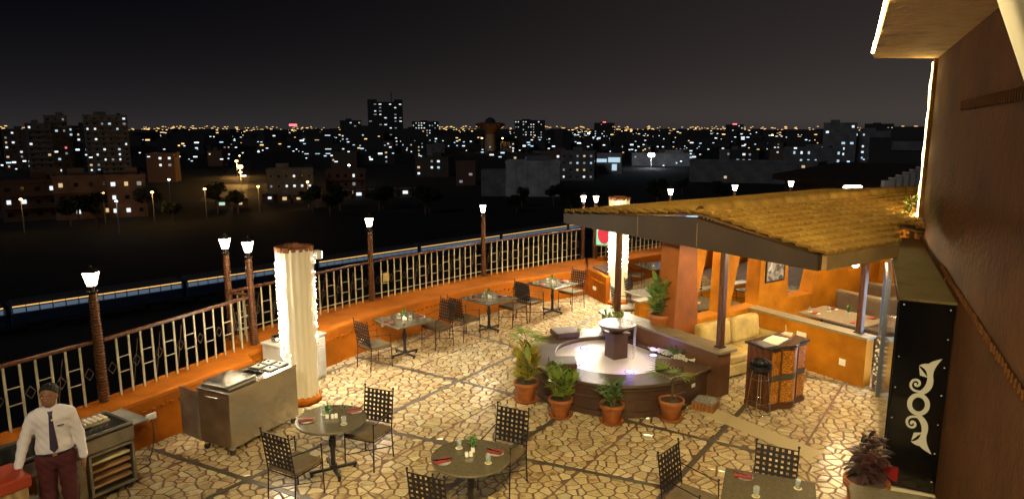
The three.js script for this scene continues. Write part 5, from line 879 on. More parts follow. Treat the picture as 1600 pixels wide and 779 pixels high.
    const tb = [c[0] - side * 0.005, c[1] - dir[1] * 0.015, c[2] + 0.028], tm = [tb[0] - side * 0.012, tb[1] + dir[1] * 0.03, tb[2] + 0.022], tt = [tm[0] - side * 0.004, tm[1] + dir[1] * 0.03, tm[2] + 0.006]; bones.push([tb, tm, 0.012, 0.01], [tm, tt, 0.01, 0.0085]);
    return (p) => { let d = cone(p, w, c, 0.027, 0.03, 0.7, 1); d = smin(d, cone(p, c, [c[0] + dir[0] * 0.035, c[1] + dir[1] * 0.035, c[2] + dir[2] * 0.035], 0.032, 0.034, 0.55, 1.15), 0.015); for (const [a, b, ra, rb] of bones) d = smin(d, cone(p, a, b, ra, rb), 0.005); return d; };
  };
  const norm = (v) => { const l = Math.hypot(...v); return v.map((c) => c / l); };
  const hR = hand(J.wrR, norm([-0.02, -0.85, 0.5]), -1), hL = hand(J.wrL, norm([0, -0.98, 0.18]), 1);
  const body = (p) => smin(smin(torso(p, -0.012), arms(p, -0.008), 0.03), legs(p, -0.012), 0.03);
  const skin = M(0.25, 0.115, 0.055, 0.55), bodyMesh = part('body', [mesh((p) => Math.min(smin(body(p), cone(p, [0, 1.36, -0.01], [0, 1.5, -0.01], 0.05, 0.05), 0.03), 9), [0, 0.85, 0], 0.95, 100), mesh((p) => head(p), [0, 1.58, 0.0], 0.2, 76), mesh(hR, [J.wrR[0], J.wrR[1] - 0.06, J.wrR[2] + 0.04], 0.16, 64), mesh(hL, [J.wrL[0], J.wrL[1] - 0.06, J.wrL[2] + 0.01], 0.16, 64)], skin, o);
  const wrinkle = (p) => 0.003 * Math.sin(p[1] * 60 + p[0] * 25) * Math.sin(p[0] * 40 + p[2] * 30);
  part('shirt', mesh((p) => { let d = smin(torso(p, 0.012), arms(p, 0.012), 0.035) + wrinkle(p); d = smin(d, cone(p, [0, 1.45, -0.01], [0, 1.5, -0.004], 0.066, 0.062), 0.012); d = Math.max(d, p[1] - 1.515 - p[2] * -0.12); const body = Math.abs(p[0]) < 0.2 && p[1] < 0.985 ? (0.985 - p[1]) : -1; d = Math.max(d, Math.abs(p[0]) < 0.21 ? 0.975 - p[1] : -9); return d; }, [0, 1.22, 0], 0.4, 110), M(0.74, 0.70, 0.68, 0.8, { bumpMap: again(grainB, 15), bumpScale: 0.002 }), bodyMesh);
  part('trousers', mesh((p) => Math.max(smin(legs(p, 0.016), cone(p, [0, 1.03, 0], [0, 0.92, 0], 0.114, 0.125, 1.4, 1), 0.05) + wrinkle(p) * 1.3, p[1] - 1.0, 0.06 - p[1]), [0, 0.55, 0], 0.56, 90), M(0.075, 0.012, 0.014, 0.8), bodyMesh);
  part('belt', put(new THREE.TorusGeometry(0.152, 0.014, 8, 40), 0, 0.99, 0, 0, Math.PI / 2).scale(1.1, 1, 0.84), M(0.012, 0.01, 0.01, 0.4), bodyMesh);
  part('belt_buckle', rbx(0.045, 0.03, 0.012, 0.004, 0, 0.99, 0.14), chrome, bodyMesh);
  const ts = new THREE.Shape([[-0.022, 1.465], [0.022, 1.465], [0.013, 1.435], [0.036, 1.06], [0, 1.015], [-0.036, 1.06], [-0.013, 1.435]].map((p) => new THREE.Vector2(...p)));
  const tg = new THREE.ExtrudeGeometry(ts, { depth: 0.012, bevelEnabled: true, bevelSize: 0.003, bevelThickness: 0.003, bevelSegments: 1 }), tp = tg.attributes.position; for (let i = 0; i < tp.count; i++) tp.setZ(i, tp.getZ(i) + (tp.getY(i) > 1.38 ? 0.136 - (tp.getY(i) - 1.38) * 0.62 : 0.132 - Math.max(0, 1.2 - tp.getY(i)) * 0.02)); tg.computeVertexNormals();
  part('tie', tg, M(0.035, 0.02, 0.05, 0.6), bodyMesh);
  for (const s of [-1, 1]) part('collar', rbx(0.062, 0.035, 0.008, 0.003, s * 0.038, 1.478, 0.062, s * 0.5, -0.5, s * -0.5), M(0.76, 0.72, 0.7, 0.8), bodyMesh);
  part('name_badge', rbx(0.06, 0.012, 0.006, 0.002, 0.085, 1.31, 0.127, 0.25), M(0.1, 0.09, 0.08, 0.4), bodyMesh);
  part('hair', mesh((p) => { const q = toHead(p); let d = ell(q, [0, 0.045, -0.022], [0.088, 0.098, 0.1]) + 0.004 * Math.sin(q[0] * 160) * Math.sin(q[2] * 120 + q[1] * 90); d = Math.max(d, (q[2] - 0.03) * 0.8 + (0.062 - q[1]) * 0.75); return Math.max(d, -0.055 - q[1]); }, [0, 1.64, 0.0], 0.15, 60), M(0.006, 0.005, 0.004, 0.75), bodyMesh);
  for (const s of [-1, 1]) { const e = [s * 0.031, 0.012, 0.0815]; const X = (q) => [hc[0] + q[0] * ch + q[2] * sh, hc[1] + q[1], hc[2] - q[0] * sh + q[2] * ch]; part('eye', put(ball(0.0075, 0, 0, 0, 8), ...X(e)), M(0.5, 0.48, 0.44, 0.2), bodyMesh); part('eyebrow', put(rbx(0.03, 0.006, 0.006, 0.002), ...X([s * 0.031, 0.033, 0.083]), yaw), M(0.01, 0.008, 0.006, 0.7), bodyMesh); }
  for (const a of [J.aR, J.aL]) part('shoe', [rbx(0.095, 0.075, 0.26, 0.03, a[0], 0.039, 0.05)], M(0.01, 0.009, 0.009, 0.3), bodyMesh);
}

// ================================================================ THE CITY BELOW (street level is 20 m under the terrace)
const GY = -20;
structure('ground', new THREE.PlaneGeometry(16000, 16000, 1, 1).rotateX(-Math.PI / 2).translate(0, GY, -4000), M(0.022, 0.02, 0.018, 0.95, { map: again(mottle, 0.02) }));
const aim = (x, z) => Math.atan2(-x, -z);                  // turn that makes local +z face the terrace
const wallTones = { grey: M(0.34, 0.32, 0.31, 0.85, { map: again(mottle, 0.12) }), cream: M(0.50, 0.40, 0.27, 0.85, { map: again(mottle, 0.15) }), pink: M(0.42, 0.25, 0.18, 0.85, { map: again(mottle, 0.15) }), white: M(0.78, 0.74, 0.70, 0.8, { map: again(mottle, 0.1) }), dark: M(0.07, 0.065, 0.06, 0.9), brown: M(0.20, 0.11, 0.07, 0.85) };
const litWhite = glow(0.85, 0.95, 1, 1.1), litCool = glow(0.6, 0.85, 1, 0.8), litWarm = glow(1, 0.72, 0.36, 0.7), litDim = glow(0.8, 0.85, 0.9, 0.25), litRed = glow(1, 0.2, 0.25, 1.1), paneDark = M(0.02, 0.022, 0.027, 0.15), litGreen = glow(0.6, 1, 0.75, 0.8);
const winGeo = ready(bx(1, 1, 1));
function building(name, label, x, z, w, d, h, tone, o = {}) {
  const b = thing(name, label, o.cat ?? 'building', [x, GY, z], aim(x, z) + (o.turn ?? 0), o.group), r = rng(Math.round(Math.abs(x * 13 + z * 7)));
  part('wall', bx(w, h, d, 0, h / 2, -d / 2), tone, b);
  part('roof_parapet', [bx(w + 0.4, 0.9, 0.3, 0, h + 0.45, 0.0), bx(w + 0.4, 0.9, 0.3, 0, h + 0.45, -d), bx(0.3, 0.9, d - 0.3, -w / 2 - 0.05, h + 0.45, -d / 2), bx(0.3, 0.9, d - 0.3, w / 2 + 0.05, h + 0.45, -d / 2)], tone, b);
  if (o.tank !== false) { const t = part('stair_head', bx(w * 0.28, 2.6, d * 0.4, (r() - 0.5) * w * 0.4, h + 1.32, -d * 0.5), tone, b); if (r() < 0.6) part('water_tank', cyl(0.9, 0.9, 1.8, w * 0.3, h + 0.92, -d * 0.5, 12), wallTones.dark, b); }
  const fl = o.floors ?? Math.round(h / 3), cols = o.cols ?? Math.max(2, Math.round(w / 3.4)), p = o.lit ?? 0.3, fh = h / fl, cw = w / cols, ww = (o.ww ?? Math.min(1.7, cw * 0.5)) * 0.72, wh = (o.wh ?? Math.min(1.5, fh * 0.5)) * 0.72;
  for (let f = 0; f < fl; f++) {
    if (o.slabs) part('balcony_slab', bx(w + 0.1, 0.22, 0.9, 0, f * fh + 0.11 + (f ? 0 : 0.02), 0.45), tone, b);
    for (let c = 0; c < cols; c++) {
      const k = r(), on = k < p, m = on ? (o.mats ?? [litWhite, litCool, litDim, litWhite, litWarm])[Math.floor(r() * (o.mats?.length ?? 5))] : paneDark;
      if (!on && !o.darkPanes) continue;
      const q = part(on ? 'lit_window' : 'window', winGeo, m, b); q.scale.set(ww * (0.7 + r() * 0.4), wh, 0.12); q.position.set(-w / 2 + (c + 0.5) * cw, (f + 0.55) * fh, 0.02);
    }
  }
  return b;
}
// tall apartment blocks at the left
building('apartment_block', 'tall pale apartment block, leftmost of the dark tower cluster', -252.7, -372.3, 11.5, 12, 26.3, wallTones.grey, { floors: 9, cols: 3, lit: 0.28, slabs: true, darkPanes: true });
building('apartment_block', 'tall apartment block with coloured windows, second in the left tower cluster', -248, -380, 10.5, 12, 30.6, wallTones.grey, { floors: 10, cols: 3, lit: 0.25, slabs: true, darkPanes: true, mats: [litWhite, litRed, litCool, litDim] });
building('apartment_block', 'darker lower apartment block in the middle of the left tower cluster', -240, -389, 13.5, 12, 25, wallTones.grey, { floors: 9, cols: 4, lit: 0.14, slabs: true, darkPanes: true });
building('apartment_block', 'tallest apartment block at the right end of the left tower cluster', -226, -389, 21.5, 13, 31, wallTones.grey, { floors: 11, cols: 6, lit: 0.26, slabs: true, darkPanes: true });
building('apartment_block', 'orange-lit apartment block at the far left edge of the skyline', -301.5, -423.7, 14, 12, 23, wallTones.pink, { floors: 8, cols: 4, lit: 0.22, darkPanes: true });
// low blocks in front of them
building('low_block', 'low brown block at the far left beside the white-lit yard', -129, -184, 13, 9, 10, wallTones.brown, { floors: 3, cols: 4, lit: 0.25, slabs: true, darkPanes: true });
building('low_block', 'low pink block below the left tower cluster', -117, -188, 14, 9, 11, wallTones.pink, { floors: 3, cols: 4, lit: 0.28, slabs: true, darkPanes: true, mats: [litWhite, litWarm, litRed] });
building('low_block', 'low pinkish block with bright windows at the right end of the left row', -107, -191, 9.5, 9, 11, wallTones.pink, { floors: 3, cols: 3, lit: 0.45, darkPanes: true });
building('office_block', 'cream three-storey block with bright square windows beside the lit street', -75.3, -234.2, 15, 10, 10, wallTones.cream, { floors: 3, cols: 6, lit: 0.5, darkPanes: true, ww: 1.1, wh: 1, mats: [litWhite, litDim, litWhite] });
building('office_block', 'dim reddish block right of the cream block', -60, -249, 14, 10, 9, wallTones.brown, { floors: 3, cols: 5, lit: 0.12, slabs: true, darkPanes: true });
// the tower cluster in the middle
building('office_tower', 'slim dark tower left of the tallest tower', -155, -672, 20, 18, 31, wallTones.dark, { floors: 10, cols: 5, lit: 0.2, ww: 2.4, wh: 1.4 });
const tall = building('office_tower', 'tallest dark office tower with rows of white windows and rooftop mast', -124.5, -689, 34, 20, 49, wallTones.dark, { floors: 15, cols: 7, lit: 0.34, ww: 3.4, wh: 1.3, mats: [litWhite, litDim, litWhite], tank: false });
part('shoulder_block', bx(9, 3.4, 16, -12.5, 50.6, -10), wallTones.dark, tall); part('shoulder_block', bx(8, 3.4, 16, 13, 50.6, -10), wallTones.dark, tall); part('roof_mast', [bar([6, 49, -8], [6, 60, -8], 0.7), bar([4.6, 56, -8], [7.4, 56, -8], 0.35), bar([4.9, 58, -8], [7.1, 58, -8], 0.35)], wallTones.grey, tall);
building('office_tower', 'lower dark block standing before the tallest tower', -133, -664, 22, 14, 26, wallTones.dark, { floors: 8, cols: 5, lit: 0.12, ww: 2.2 });
building('office_tower', 'dark stepped block right of the tallest tower', -97, -683, 24, 14, 23, wallTones.dark, { floors: 7, cols: 6, lit: 0.1, ww: 2 });
building('office_block', 'dark flat block with two lit strips left of the towers', -172.6, -616, 28, 14, 20, wallTones.dark, { floors: 5, cols: 3, lit: 0.3, ww: 7, wh: 0.9 });
building('far_block', 'distant lit office block right of the tall tower on the skyline', -135, -1092, 42, 20, 34, wallTones.dark, { floors: 9, cols: 10, lit: 0.45, ww: 2.6, wh: 2 });
building('far_block', 'distant broad lit block right of the water tower on the skyline', 28, -1100, 48, 20, 36, wallTones.dark, { floors: 9, cols: 12, lit: 0.4, ww: 2.6, wh: 2 });
building('far_block', 'distant block with a red light on its roof at the skyline', 165, -1250, 36, 20, 33, wallTones.dark, { floors: 8, cols: 7, lit: 0.3, ww: 2.8, wh: 2 });
building('far_block', 'distant slim block on the skyline right of centre', 395, -1240, 30, 20, 30, wallTones.dark, { floors: 8, cols: 6, lit: 0.35, ww: 2.8, wh: 2, mats: [litWhite, litWarm] });
building('far_block', 'distant dim block on the skyline above the roof ridge', 620, -1180, 44, 20, 31, wallTones.dark, { floors: 8, cols: 8, lit: 0.22, ww: 3, wh: 2 });
// pale windowless block and neighbours
{ const b = building('warehouse_block', 'large pale windowless block with panel seams in the middle distance', 7.5, -250, 19.5, 12, 12, wallTones.white, { floors: 1, cols: 1, lit: 0, tank: false }); for (let k = 1; k < 5; k++) part('panel_seam', bx(0.12, 11.8, 0.06, -9.75 + k * 3.9, 5.95, 0.02), wallTones.grey, b); part('low_wing', bx(9, 9.5, 10, -14.3, 4.75, -6), wallTones.grey, b); part('roof_room', bx(9, 2.6, 6, 2, 13.3, -6), wallTones.grey, b); }
building('office_block', 'grey three-storey block with small lit windows right of the pale block', 31, -328, 16, 10, 13, wallTones.grey, { floors: 4, cols: 5, lit: 0.4, darkPanes: true, ww: 1.3, wh: 1.2 });
{ const b = building('lit_showroom', 'glass-fronted building glowing blue-white at night', 52, -376, 15, 10, 10, wallTones.white, { floors: 1, cols: 1, lit: 0, tank: false, cat: 'building' }); for (const [x, y, w, h] of [[-3.6, 7.2, 6, 1.8], [3.4, 7.6, 6.4, 2.6], [3.6, 3.6, 2.6, 3.4]]) { const q = part('lit_window', winGeo, litCool, b); q.scale.set(w, h, 0.14); q.position.set(x, y, 0.03); } }
building('low_block', 'long dark low roof in the middle distance right of the bright lamp', 99, -455, 40, 14, 7.5, wallTones.grey, { floors: 2, cols: 9, lit: 0.12 });
building('low_block', 'long dark low block behind the tiled roof', 104, -313, 46, 14, 9, wallTones.grey, { floors: 2, cols: 10, lit: 0.05, tank: false });
building('office_block', 'low block with two rows of bright windows above the dark neighbouring roof', 166.7, -385, 30, 12, 13, wallTones.grey, { floors: 3, cols: 8, lit: 0.6, ww: 1.6, wh: 2, mats: [litWhite, litCool] });
building('office_tower', 'taller block with a column of bright windows at right', 204, -434, 19, 12, 27, wallTones.grey, { floors: 8, cols: 4, lit: 0.35, ww: 2.6, wh: 1.8, mats: [litWhite, litCool] });
building('office_block', 'block with bright rooftop lights beside the dark tower at right', 228, -447, 26, 12, 22, wallTones.grey, { floors: 6, cols: 6, lit: 0.35, ww: 1.8, wh: 1.6, mats: [litWhite, litCool] });
{ const b = building('dark_block', 'dark block with pale concrete slab nearest the rope-lit hotel corner', 147, -262, 22, 14, 20, wallTones.dark, { floors: 5, cols: 3, lit: 0, tank: false }); part('concrete_band', bx(13, 3.4, 0.5, 3, 18, 0.3), wallTones.grey, b); part('roof_block', bx(13, 5, 8, 3, 22.6, -5), wallTones.dark, b); }
// smaller houses between them, told apart only by their few lit windows
{
  const r = rng(500), tones = [['dark', wallTones.dark], ['grey', wallTones.grey], ['brown', wallTones.brown]], taken = new Set(), near = [[-0.62, 'below the left apartment towers'], [-0.47, 'left of the lit street'], [-0.36, 'near the lit street'], [-0.22, 'left of the tall office tower'], [-0.1, 'right of the tall office tower'], [0, 'below the water tower'], [0.1, 'behind the pale windowless block'], [0.22, 'near the glowing showroom'], [0.36, 'above the roof ridge'], [0.5, 'near the bright windows'], [0.66, 'near the hotel corner']];
  let made = 0;
  for (let k = 0; k < 200 && made < 44; k++) {
    const d = 300 + Math.pow(r(), 1.3) * 480, a = -0.68 + r() * 1.36, x = Math.sin(a) * d, z = -Math.cos(a) * d, tone = tones[Math.floor(r() * 3)], fl = 2 + Math.floor(r() * 3), size = r();
    if (Math.abs(x - (-85 - (-z - 234) * 0.4)) < 16) continue;
    const where = near.reduce((m, n) => (Math.abs(n[0] - a) < Math.abs(m[0] - a) ? n : m))[1];
    const label = `${size > 0.5 ? 'broad' : 'narrow'} ${tone[0]} city house of ${['two', 'three', 'four'][fl - 2]} storeys ${d < 480 ? '' : 'farther off '}${where}`;
    if (taken.has(label)) continue; taken.add(label); made++;
    building('city_house', label, x, z, size > 0.5 ? 15 + r() * 6 : 8 + r() * 4, 8 + r() * 5, fl * 3.1, tone[1], { floors: fl, lit: 0.22 + r() * 0.15, turn: (r() - 0.5) * 0.8, group: 'city houses beyond the terrace', ww: 1.9, wh: 1.4, mats: [litWhite, litCool, litDim, litWarm, litWarm, litDim, litWhite], tank: r() < 0.5 });
  }
}
// water tower
{
  const x = -24, z = -770, o = thing('water_tower', 'mushroom-shaped concrete water tower on the skyline', 'water tower', [x, GY, z]);
  part('shaft', [cyl(5.5, 6.5, 20, 0, 10, 0, 20)], wallTones.cream, o); part('bowl', put(lathe([[5.5, 18], [9, 23], [16.5, 28], [16.5, 29.2], [12, 30.4], [0, 31]], 32), 0, 0, 0), wallTones.brown, o); part('dome', put(new THREE.SphereGeometry(6, 20, 10, 0, 6.283, 0, 1.6), 0, 30.2, 0), wallTones.dark, o);
}
// lit street running away at the left
structure('road', prism([[-106, -232], [-90, -232], [-203, -540], [-213, -540]].map(([x, z]) => [x, z]), GY + 0.01, GY + 0.06), M(0.11, 0.10, 0.09, 0.8, { map: again(mottle, 0.05) }));
const lampHead = { sodium: glow(1, 0.6, 0.18, 14), white: glow(0.9, 0.95, 1, 14), red: glow(1, 0.12, 0.15, 3) };
function streetLamp(label, x, z, h, kind, size = 1, cd = 0) {
  const o = thing('street_lamp', label, 'street lamp', [x, GY, z], aim(x, z)); part('pole', cyl(0.1, 0.16, h, 0, h / 2, 0, 8), wallTones.grey, o); part('arm', bar([0, h, 0], [0, h + 0.3, 1.2], 0.08), wallTones.grey, o); part('lamp_head', rbx(0.9 * size, 0.5 * size, 0.9 * size, 0.2 * size, 0, h + 0.1, 1.4), lampHead[kind], o);
  if (cd *= 0.45) { o.updateMatrixWorld(); const p = o.localToWorld(V(0, h - 0.6 * size, 1.4)); pointLamp(scene, [p.x, p.y, p.z], kind === 'white' ? C(0.75, 0.88, 1) : SODIUM, cd, 20); }
}
[[-94.3, -180.1, 'orange street lamp at the left, nearest the terrace', 0.8, 90], [-84.8, -189.8, 'orange street lamp right of the nearest one at the left', 0.8, 60], [-106, -178, 'dim orange street lamp before the pink block', 0.7, 40], [-116, -162, 'orange street lamp before the far left brown block', 0.7, 40], [-73.1, -198.2, 'orange street lamp left of the cream block', 0.8, 70], [-63.8, -215, 'orange street lamp at the right corner of the cream block', 0.8, 90], [-103, -262, 'orange lamp at the near end of the lit street', 1.2, 700], [-118, -300, 'bright lamp where the lit street narrows', 2.6, 1500], [-140, -352, 'orange lamp halfway along the lit street', 1.6, 1500], [-165, -420, 'orange lamp near the far end of the lit street', 1.0, 0], [401, -1074, 'orange lamp on the skyline above the roof ridge', 3.2, 0], [653, -1522, 'left one of two bright lamps on the right skyline', 4, 0], [817, -1827, 'right one of two bright lamps on the right skyline', 5, 0], [87.8, -189.8, 'orange street lamp just above the roof ridge', 0.7, 50], [-32, -742, 'orange lamp left of the water tower foot', 2, 250], [-10, -736, 'orange lamp right of the water tower foot', 2, 250]].forEach(([x, z, label, s, cd]) => streetLamp(label, x, z, z < -600 ? 14 : 8, 'sodium', s, cd));
[[87, -433, 'brilliant white floodlight mast in the middle distance', 4.6, 700], [-98.7, -1014, 'bright white lamp right of the tower cluster', 4, 0], [154.6, -1405, 'left one of two white lamps in the centre distance', 4.5, 0], [172.7, -1405, 'right one of two white lamps in the centre distance', 4.5, 0], [-91, -157.7, 'white lamp low at the left before the trees', 0.6, 20], [-139, -200, 'white lamp lighting the yard at the far left', 0.9, 60], [-73.7, -312.7, 'bluish lamp above the reddish block', 1.2, 0], [-112, -225, 'white lamp by the shopping street', 0.8, 0]].forEach(([x, z, label, s, cd]) => streetLamp(label, x, z, z < -600 ? 14 : 8, 'white', s, cd));
[[-470, -1500, 'red glowing sign light on the left skyline', 9], [-55, -1300, 'red glowing sign light left of the water tower', 6], [165, -1249, 'red beacon on the distant block', 3], [395, -1239, 'red sign light on the slim distant block', 4]].forEach(([x, z, label, s], i) => { const o = thing('red_sign_light', label, 'sign', [x, i < 2 ? 11 : (i === 2 ? GY + 35 : GY + 31.5), z], aim(x, z)); part('sign_face', bx(s * 1.8, s * 0.5, 0.6, 0, 0, 0), lampHead.red, o); part('mast', bar([0, -s * 0.25, 0], [0, i < 2 ? -31 : -3, 0], 0.4), wallTones.dark, o); });
// lit shops along the street in front of the cream block
{
  const ordinal = ['first', 'second', 'third', 'fourth', 'fifth', 'sixth', 'seventh', 'eighth', 'ninth', 'tenth', 'eleventh', 'twelfth'], r = rng(88), ms = [litWhite, litWarm, litCool, litGreen];
  [[-82, -231], [-76, -229], [-71, -229.5], [-66, -231], [-59, -243], [-54.5, -245], [-49.5, -248], [-44, -250], [-39, -252], [-34, -255], [-90, -213], [-85, -215]].sort((a, b) => a[0] / a[1] < b[0] / b[1] ? 1 : -1).forEach(([x, z], k) => { const o = thing('lit_shop', ordinal[k] + ' from the left of the small lit shops along the street', 'shop', [x, GY, z], aim(x, z), 'lit shops along the street'); part('stall_wall', bx(4.2, 3, 3, 0, 1.5, -1.5), wallTones.brown, o); part('awning', bx(4.6, 0.12, 1.6, 0, 2.9, 0.6, 0, 0.15), wallTones.grey, o); const q = part('lit_window', winGeo, ms[Math.floor(r() * 4)], o); q.scale.set(0.8 + r() * 1.3, 0.7 + r() * 0.5, 0.12); q.position.set((r() - 0.5), 1.4, 0.02); });
}
// train at rest, built in place of the long light trail below the terrace
{
  const a = V(-75, 0, -66), b = V(40, 0, -177.5), dir = b.clone().sub(a).normalize(), L = a.distanceTo(b), o = thing('passenger_train', 'long blue and white passenger train standing in for the light trail below the railing', 'train', [a.x, GY, a.z], -Math.atan2(dir.z, dir.x));
  const blue = M(0.05, 0.11, 0.24, 0.35, { map: again(mottle, 0.3) }), pale = M(0.55, 0.65, 0.78, 0.4), roofM = M(0.10, 0.10, 0.11, 0.7), n = Math.round(L / 20.5), cl = L / n;
  const tw = glow(1, 0.55, 0.15, 1.1), wl = glow(0.45, 0.68, 1, 0.16), trailStripGeo = ready(bx(1.3, 0.13, 0.06)), trailPaneGeo = ready(bx(1.22, 0.5, 0.05));
  for (let k = 0; k < n; k++) {
    const x = (k + 0.5) * cl, c = part('coach', [rbx(cl - 0.3, 2.6, 2.8, 0.25, x, 2.5, 0)], blue, o); 
    part('roof', rbx(cl - 0.9, 0.3, 2.4, 0.14, x, 3.9, 0), roofM, c); part('pale_band', bx(cl - 0.5, 0.75, 0.05, x, 3.1, 1.41), pale, c); for (let i = 0; i < 14; i++) { const wx = x - cl / 2 + 0.4 + (i + 0.5) * (cl - 0.8) / 14; part('trail_glow_strip', trailStripGeo, tw, c).position.set(wx, 3.6, 1.42); part('lit_window', trailPaneGeo, wl, c).position.set(wx, 3.1, 1.43); }  // windows and strips glow in place of the orange and white light trail
    for (const s of [-1, 1]) part('bogie', [bx(2.6, 0.6, 2.2, x + s * (cl * 0.34), 0.75, 0)], wallTones.dark, c);
  }
  structure('rail_track', prism([[-76.5, -63.5], [-73, -67.8], [42, -179.4], [38.2, -175]].map((p) => p), GY + 0.02, GY + 0.3), M(0.08, 0.075, 0.07, 0.95));
}
// dark neighbouring roof at the right and its stepped white wall
{
  const o = thing('neighbour_roof', 'dark brown sloping roof of the neighbouring building beyond the ridge', 'roof', [0, 0, 0]);
  const g = new THREE.BufferGeometry(), p = [[41.7, -2.6, -104.9], [68.6, -2, -143], [85, -2.3, -130], [60, -3.6, -91], [47, -4.2, -82]];
  part('slope', prism([[40, -106], [68, -144], [88, -130], [60, -88], [46, -80]], -3.2, -2.4), M(0.10, 0.055, 0.03, 0.8, { map: again(mottle, 0.2) }), o); part('building_wall', prism([[42, -106], [67, -141], [85, -129], [59, -90], [46.5, -83]], GY, -3.2), wallTones.brown, o);
  const st = thing('stepped_wall', 'white stepped wall lit from below beside the dark neighbouring roof', 'wall', [0, 0, 0]); for (let k = 0; k < 6; k++) part('step_block', bx(1.5, 1.6 + k * 0.22, 0.4, 38.2 + k * 1.2, -1.5 + k * 0.12, -70 - k * 0.9, 0.4), wallTones.white, st); part('wall_base', prism([[37.2, -69.2], [46, -75.6], [46, -76.4], [37.2, -70.2]], GY, -2.1), wallTones.white, st);
  const nl = thing('yard_lamp', 'elongated white yard lamp glowing just behind the roof ridge', 'lamp', [29.7, -0.6, -60]); part('lamp_tube', rbx(1.6, 0.4, 0.4, 0.15), glow(1, 0.9, 0.65, 9), nl); part('lamp_pole', bar([0, -0.2, 0], [0, -19.4, 0], 0.09), wallTones.grey, nl); pointLamp(scene, [31.5, -1.2, -61], WARMW, 40, 10);
}
// trees between the railway and the first street
{
  const r = rng(321), leaf = M(0.035, 0.05, 0.018, 0.8, { side: THREE.DoubleSide });
  function treeProto(seed, h, sp) { const q = rng(seed), o = new THREE.Group(); part('trunk', [tube([[0, 0, 0], [0.2, h * 0.3, 0.1], [0, h * 0.55, 0]], 0.28, 8, 7), ...[0, 1, 2, 3].map((k) => bar([0, h * 0.45, 0], [Math.cos(k * 1.6) * sp * 0.5, h * 0.75, Math.sin(k * 1.6) * sp * 0.5], 0.12, 5))], wallTones.brown, o); const g = []; const clumps = Array.from({ length: 13 }, () => { const a = q() * 6.283, rr = Math.sqrt(q()) * sp * 0.75; return [Math.cos(a) * rr, h * (0.55 + q() * 0.4), Math.sin(a) * rr, sp * (0.28 + q() * 0.2)]; }); for (let k = 0; k < 1500; k++) { const c = clumps[k % 13], u = V(q() - 0.5, q() - 0.5, q() - 0.5).normalize().multiplyScalar(c[3] * Math.cbrt(q())); const f = new THREE.PlaneGeometry(0.5, 0.34); f.applyMatrix4(new THREE.Matrix4().makeRotationFromEuler(new THREE.Euler(q() * 6, q() * 6, q() * 6))); f.translate(c[0] + u.x, c[1] + u.y * 0.8, c[2] + u.z); g.push(f); } part('crown', g, leaf, o); return o; }
  const protos = [treeProto(1, 8, 3.6), treeProto(2, 6.5, 4.2), treeProto(3, 9, 3.2)];
  const spots = []; for (let k = 0; k < 20; k++) { const d = 192 + r() * 36, a = -0.62 + r() * 0.72; spots.push([Math.sin(a) * d, -Math.cos(a) * d]); } for (let k = 0; k < 6; k++) { const d = 190 + r() * 90, a = 0.12 + r() * 0.4; spots.push([Math.sin(a) * d, -Math.cos(a) * d]); }
  const nth = 'first second third fourth fifth sixth seventh eighth ninth tenth eleventh twelfth thirteenth fourteenth fifteenth sixteenth seventeenth eighteenth nineteenth twentieth'.split(' ');
  spots.sort((a, b) => Math.atan2(a[0], -a[1]) - Math.atan2(b[0], -b[1])).forEach(([x, z], k) => { const o = protos[k % 3].clone(); o.name = numbered('street_tree'); o.position.set(x, GY, z); o.rotation.y = r() * 6; o.scale.setScalar(0.7 + r() * 0.4); tag(o, k < 20 ? nth[k] + ' dark tree from the left between railway and houses' : nth[25 - k] + ' dark tree from the right beyond the railway', 'tree', 'dark trees beyond the railway'); scene.add(o); });
}
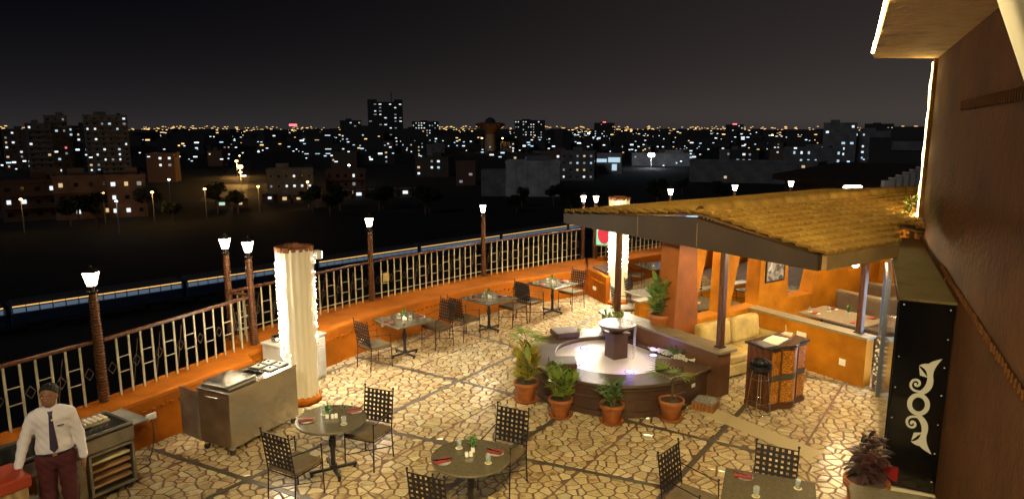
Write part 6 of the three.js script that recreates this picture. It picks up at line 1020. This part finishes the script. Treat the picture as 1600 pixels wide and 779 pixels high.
// the far city: thousands of lights nobody could count
{
  const r = rng(909), box = ready(bx(1, 1, 1)), dummy = new THREE.Object3D();
  function spread(name, label, mat, n, f) { const m = new THREE.InstancedMesh(box, mat, n); for (let k = 0; k < n; k++) { f(dummy, k); dummy.updateMatrix(); m.setMatrixAt(k, dummy.matrix); } m.name = name; m.userData = { kind: 'stuff', label, category: 'city lights' }; scene.add(m); return m; }
  const place = (d0, d1, pow, y0, y1, s) => (o) => { const d = d0 + (d1 - d0) * Math.pow(r(), pow), a = -0.72 + r() * 1.44, k = s * (0.7 + 0.0011 * d) * (0.6 + r() * 0.8); o.position.set(Math.sin(a) * d, GY + y0 + r() * (y1 - y0), -Math.cos(a) * d); o.rotation.set(0, -a, 0); o.scale.set(k * (0.8 + r() * 1.4), k * 0.6, 0.4); };
  const b = spread('distant_buildings', 'mass of dark distant buildings filling the city to the horizon', wallTones.dark, 1500, (o) => { const d = 800 + 2600 * Math.pow(r(), 1.2), a = -0.74 + r() * 1.48, h = 5 + Math.pow(r(), 3) * 19; o.position.set(Math.sin(a) * d, GY + h / 2, -Math.cos(a) * d); o.rotation.set(0, -a + (r() - 0.5), 0); o.scale.set(10 + r() * 30, h, 10 + r() * 14); }); b.userData.category = 'buildings';
  spread('distant_white_lights', 'scattered small white lights of the distant city', glow(0.85, 0.95, 1, 1.6), 620, place(330, 2600, 1.1, 3, 16, 0.85));
  spread('distant_blue_lights', 'scattered small bluish lights of the distant city', glow(0.5, 0.8, 1, 1.4), 240, place(330, 2000, 1.1, 3, 14, 0.8));
  spread('distant_warm_lights', 'scattered small orange lights of the distant city', glow(1, 0.6, 0.2, 1.8), 520, place(500, 3400, 0.9, 4, 22, 0.95));
  spread('horizon_lights', 'dense line of golden lights along the horizon', glow(1, 0.62, 0.2, 1.3), 900, (o) => { const d = 2300 + r() * 1500, a = -0.72 + r() * 1.44; o.position.set(Math.sin(a) * d, GY + 6 + r() * 26, -Math.cos(a) * d); o.rotation.set(0, -a, 0); const s = 2.2 + r() * 3; o.scale.set(s * 1.6, s * 0.6, 0.5); });
}

// ================================================================ HOTEL LAMPS ABOVE THE CAMERA (outside the frame; they light the floor and the tiles, one is an added fill)
function wallFlood(label, x, y, z, tx, ty, tz, cd, col, angle = 1.1) {
  const o = thing('wall_flood_lamp', label, 'lamp', [x, y, z]), f = V(tx - x, ty - y, tz - z).normalize(); o.lookAt(tx, ty, tz);
  part('housing', rbx(0.26, 0.2, 0.12, 0.02, 0, 0, -0.07), iron, o); part('lamp_glass', bx(0.22, 0.16, 0.01, 0, 0, 0.0), glow(1, 0.82, 0.5, 6), o); part('bracket', bar([0, 0, -0.12], [0, 0.35, -0.2], 0.015), iron, o);
  spotLamp(scene, [x + f.x * 0.08, y + f.y * 0.08, z + f.z * 0.08], [tx, ty, tz], col, cd, angle, 6);
}
wallFlood('flood lamp high on the hotel front, lighting the middle of the terrace', 0.2, 6.4, -0.6, 1.5, 0, -9.4, 360, C(1, 0.78, 0.36), 0.62);
wallFlood('added unseen flood lamp high on the hotel front, brightening the waiter', -2.6, 6.2, -1.0, -4.9, 0.6, -7.8, 105, C(1, 0.80, 0.5), 0.6);  // fill lamp added only to brighten the waiter and his counters
wallFlood('flood lamp high on the hotel front, lighting the tiled roof', -1.4, 6.6, -0.8, 4.2, 2.9, -13, 420, C(1, 0.74, 0.2), 0.24);

scene.traverse((o) => { if (o.isMesh) { o.castShadow = true; o.receiveShadow = true; } });
renderer.render(scene, camera);
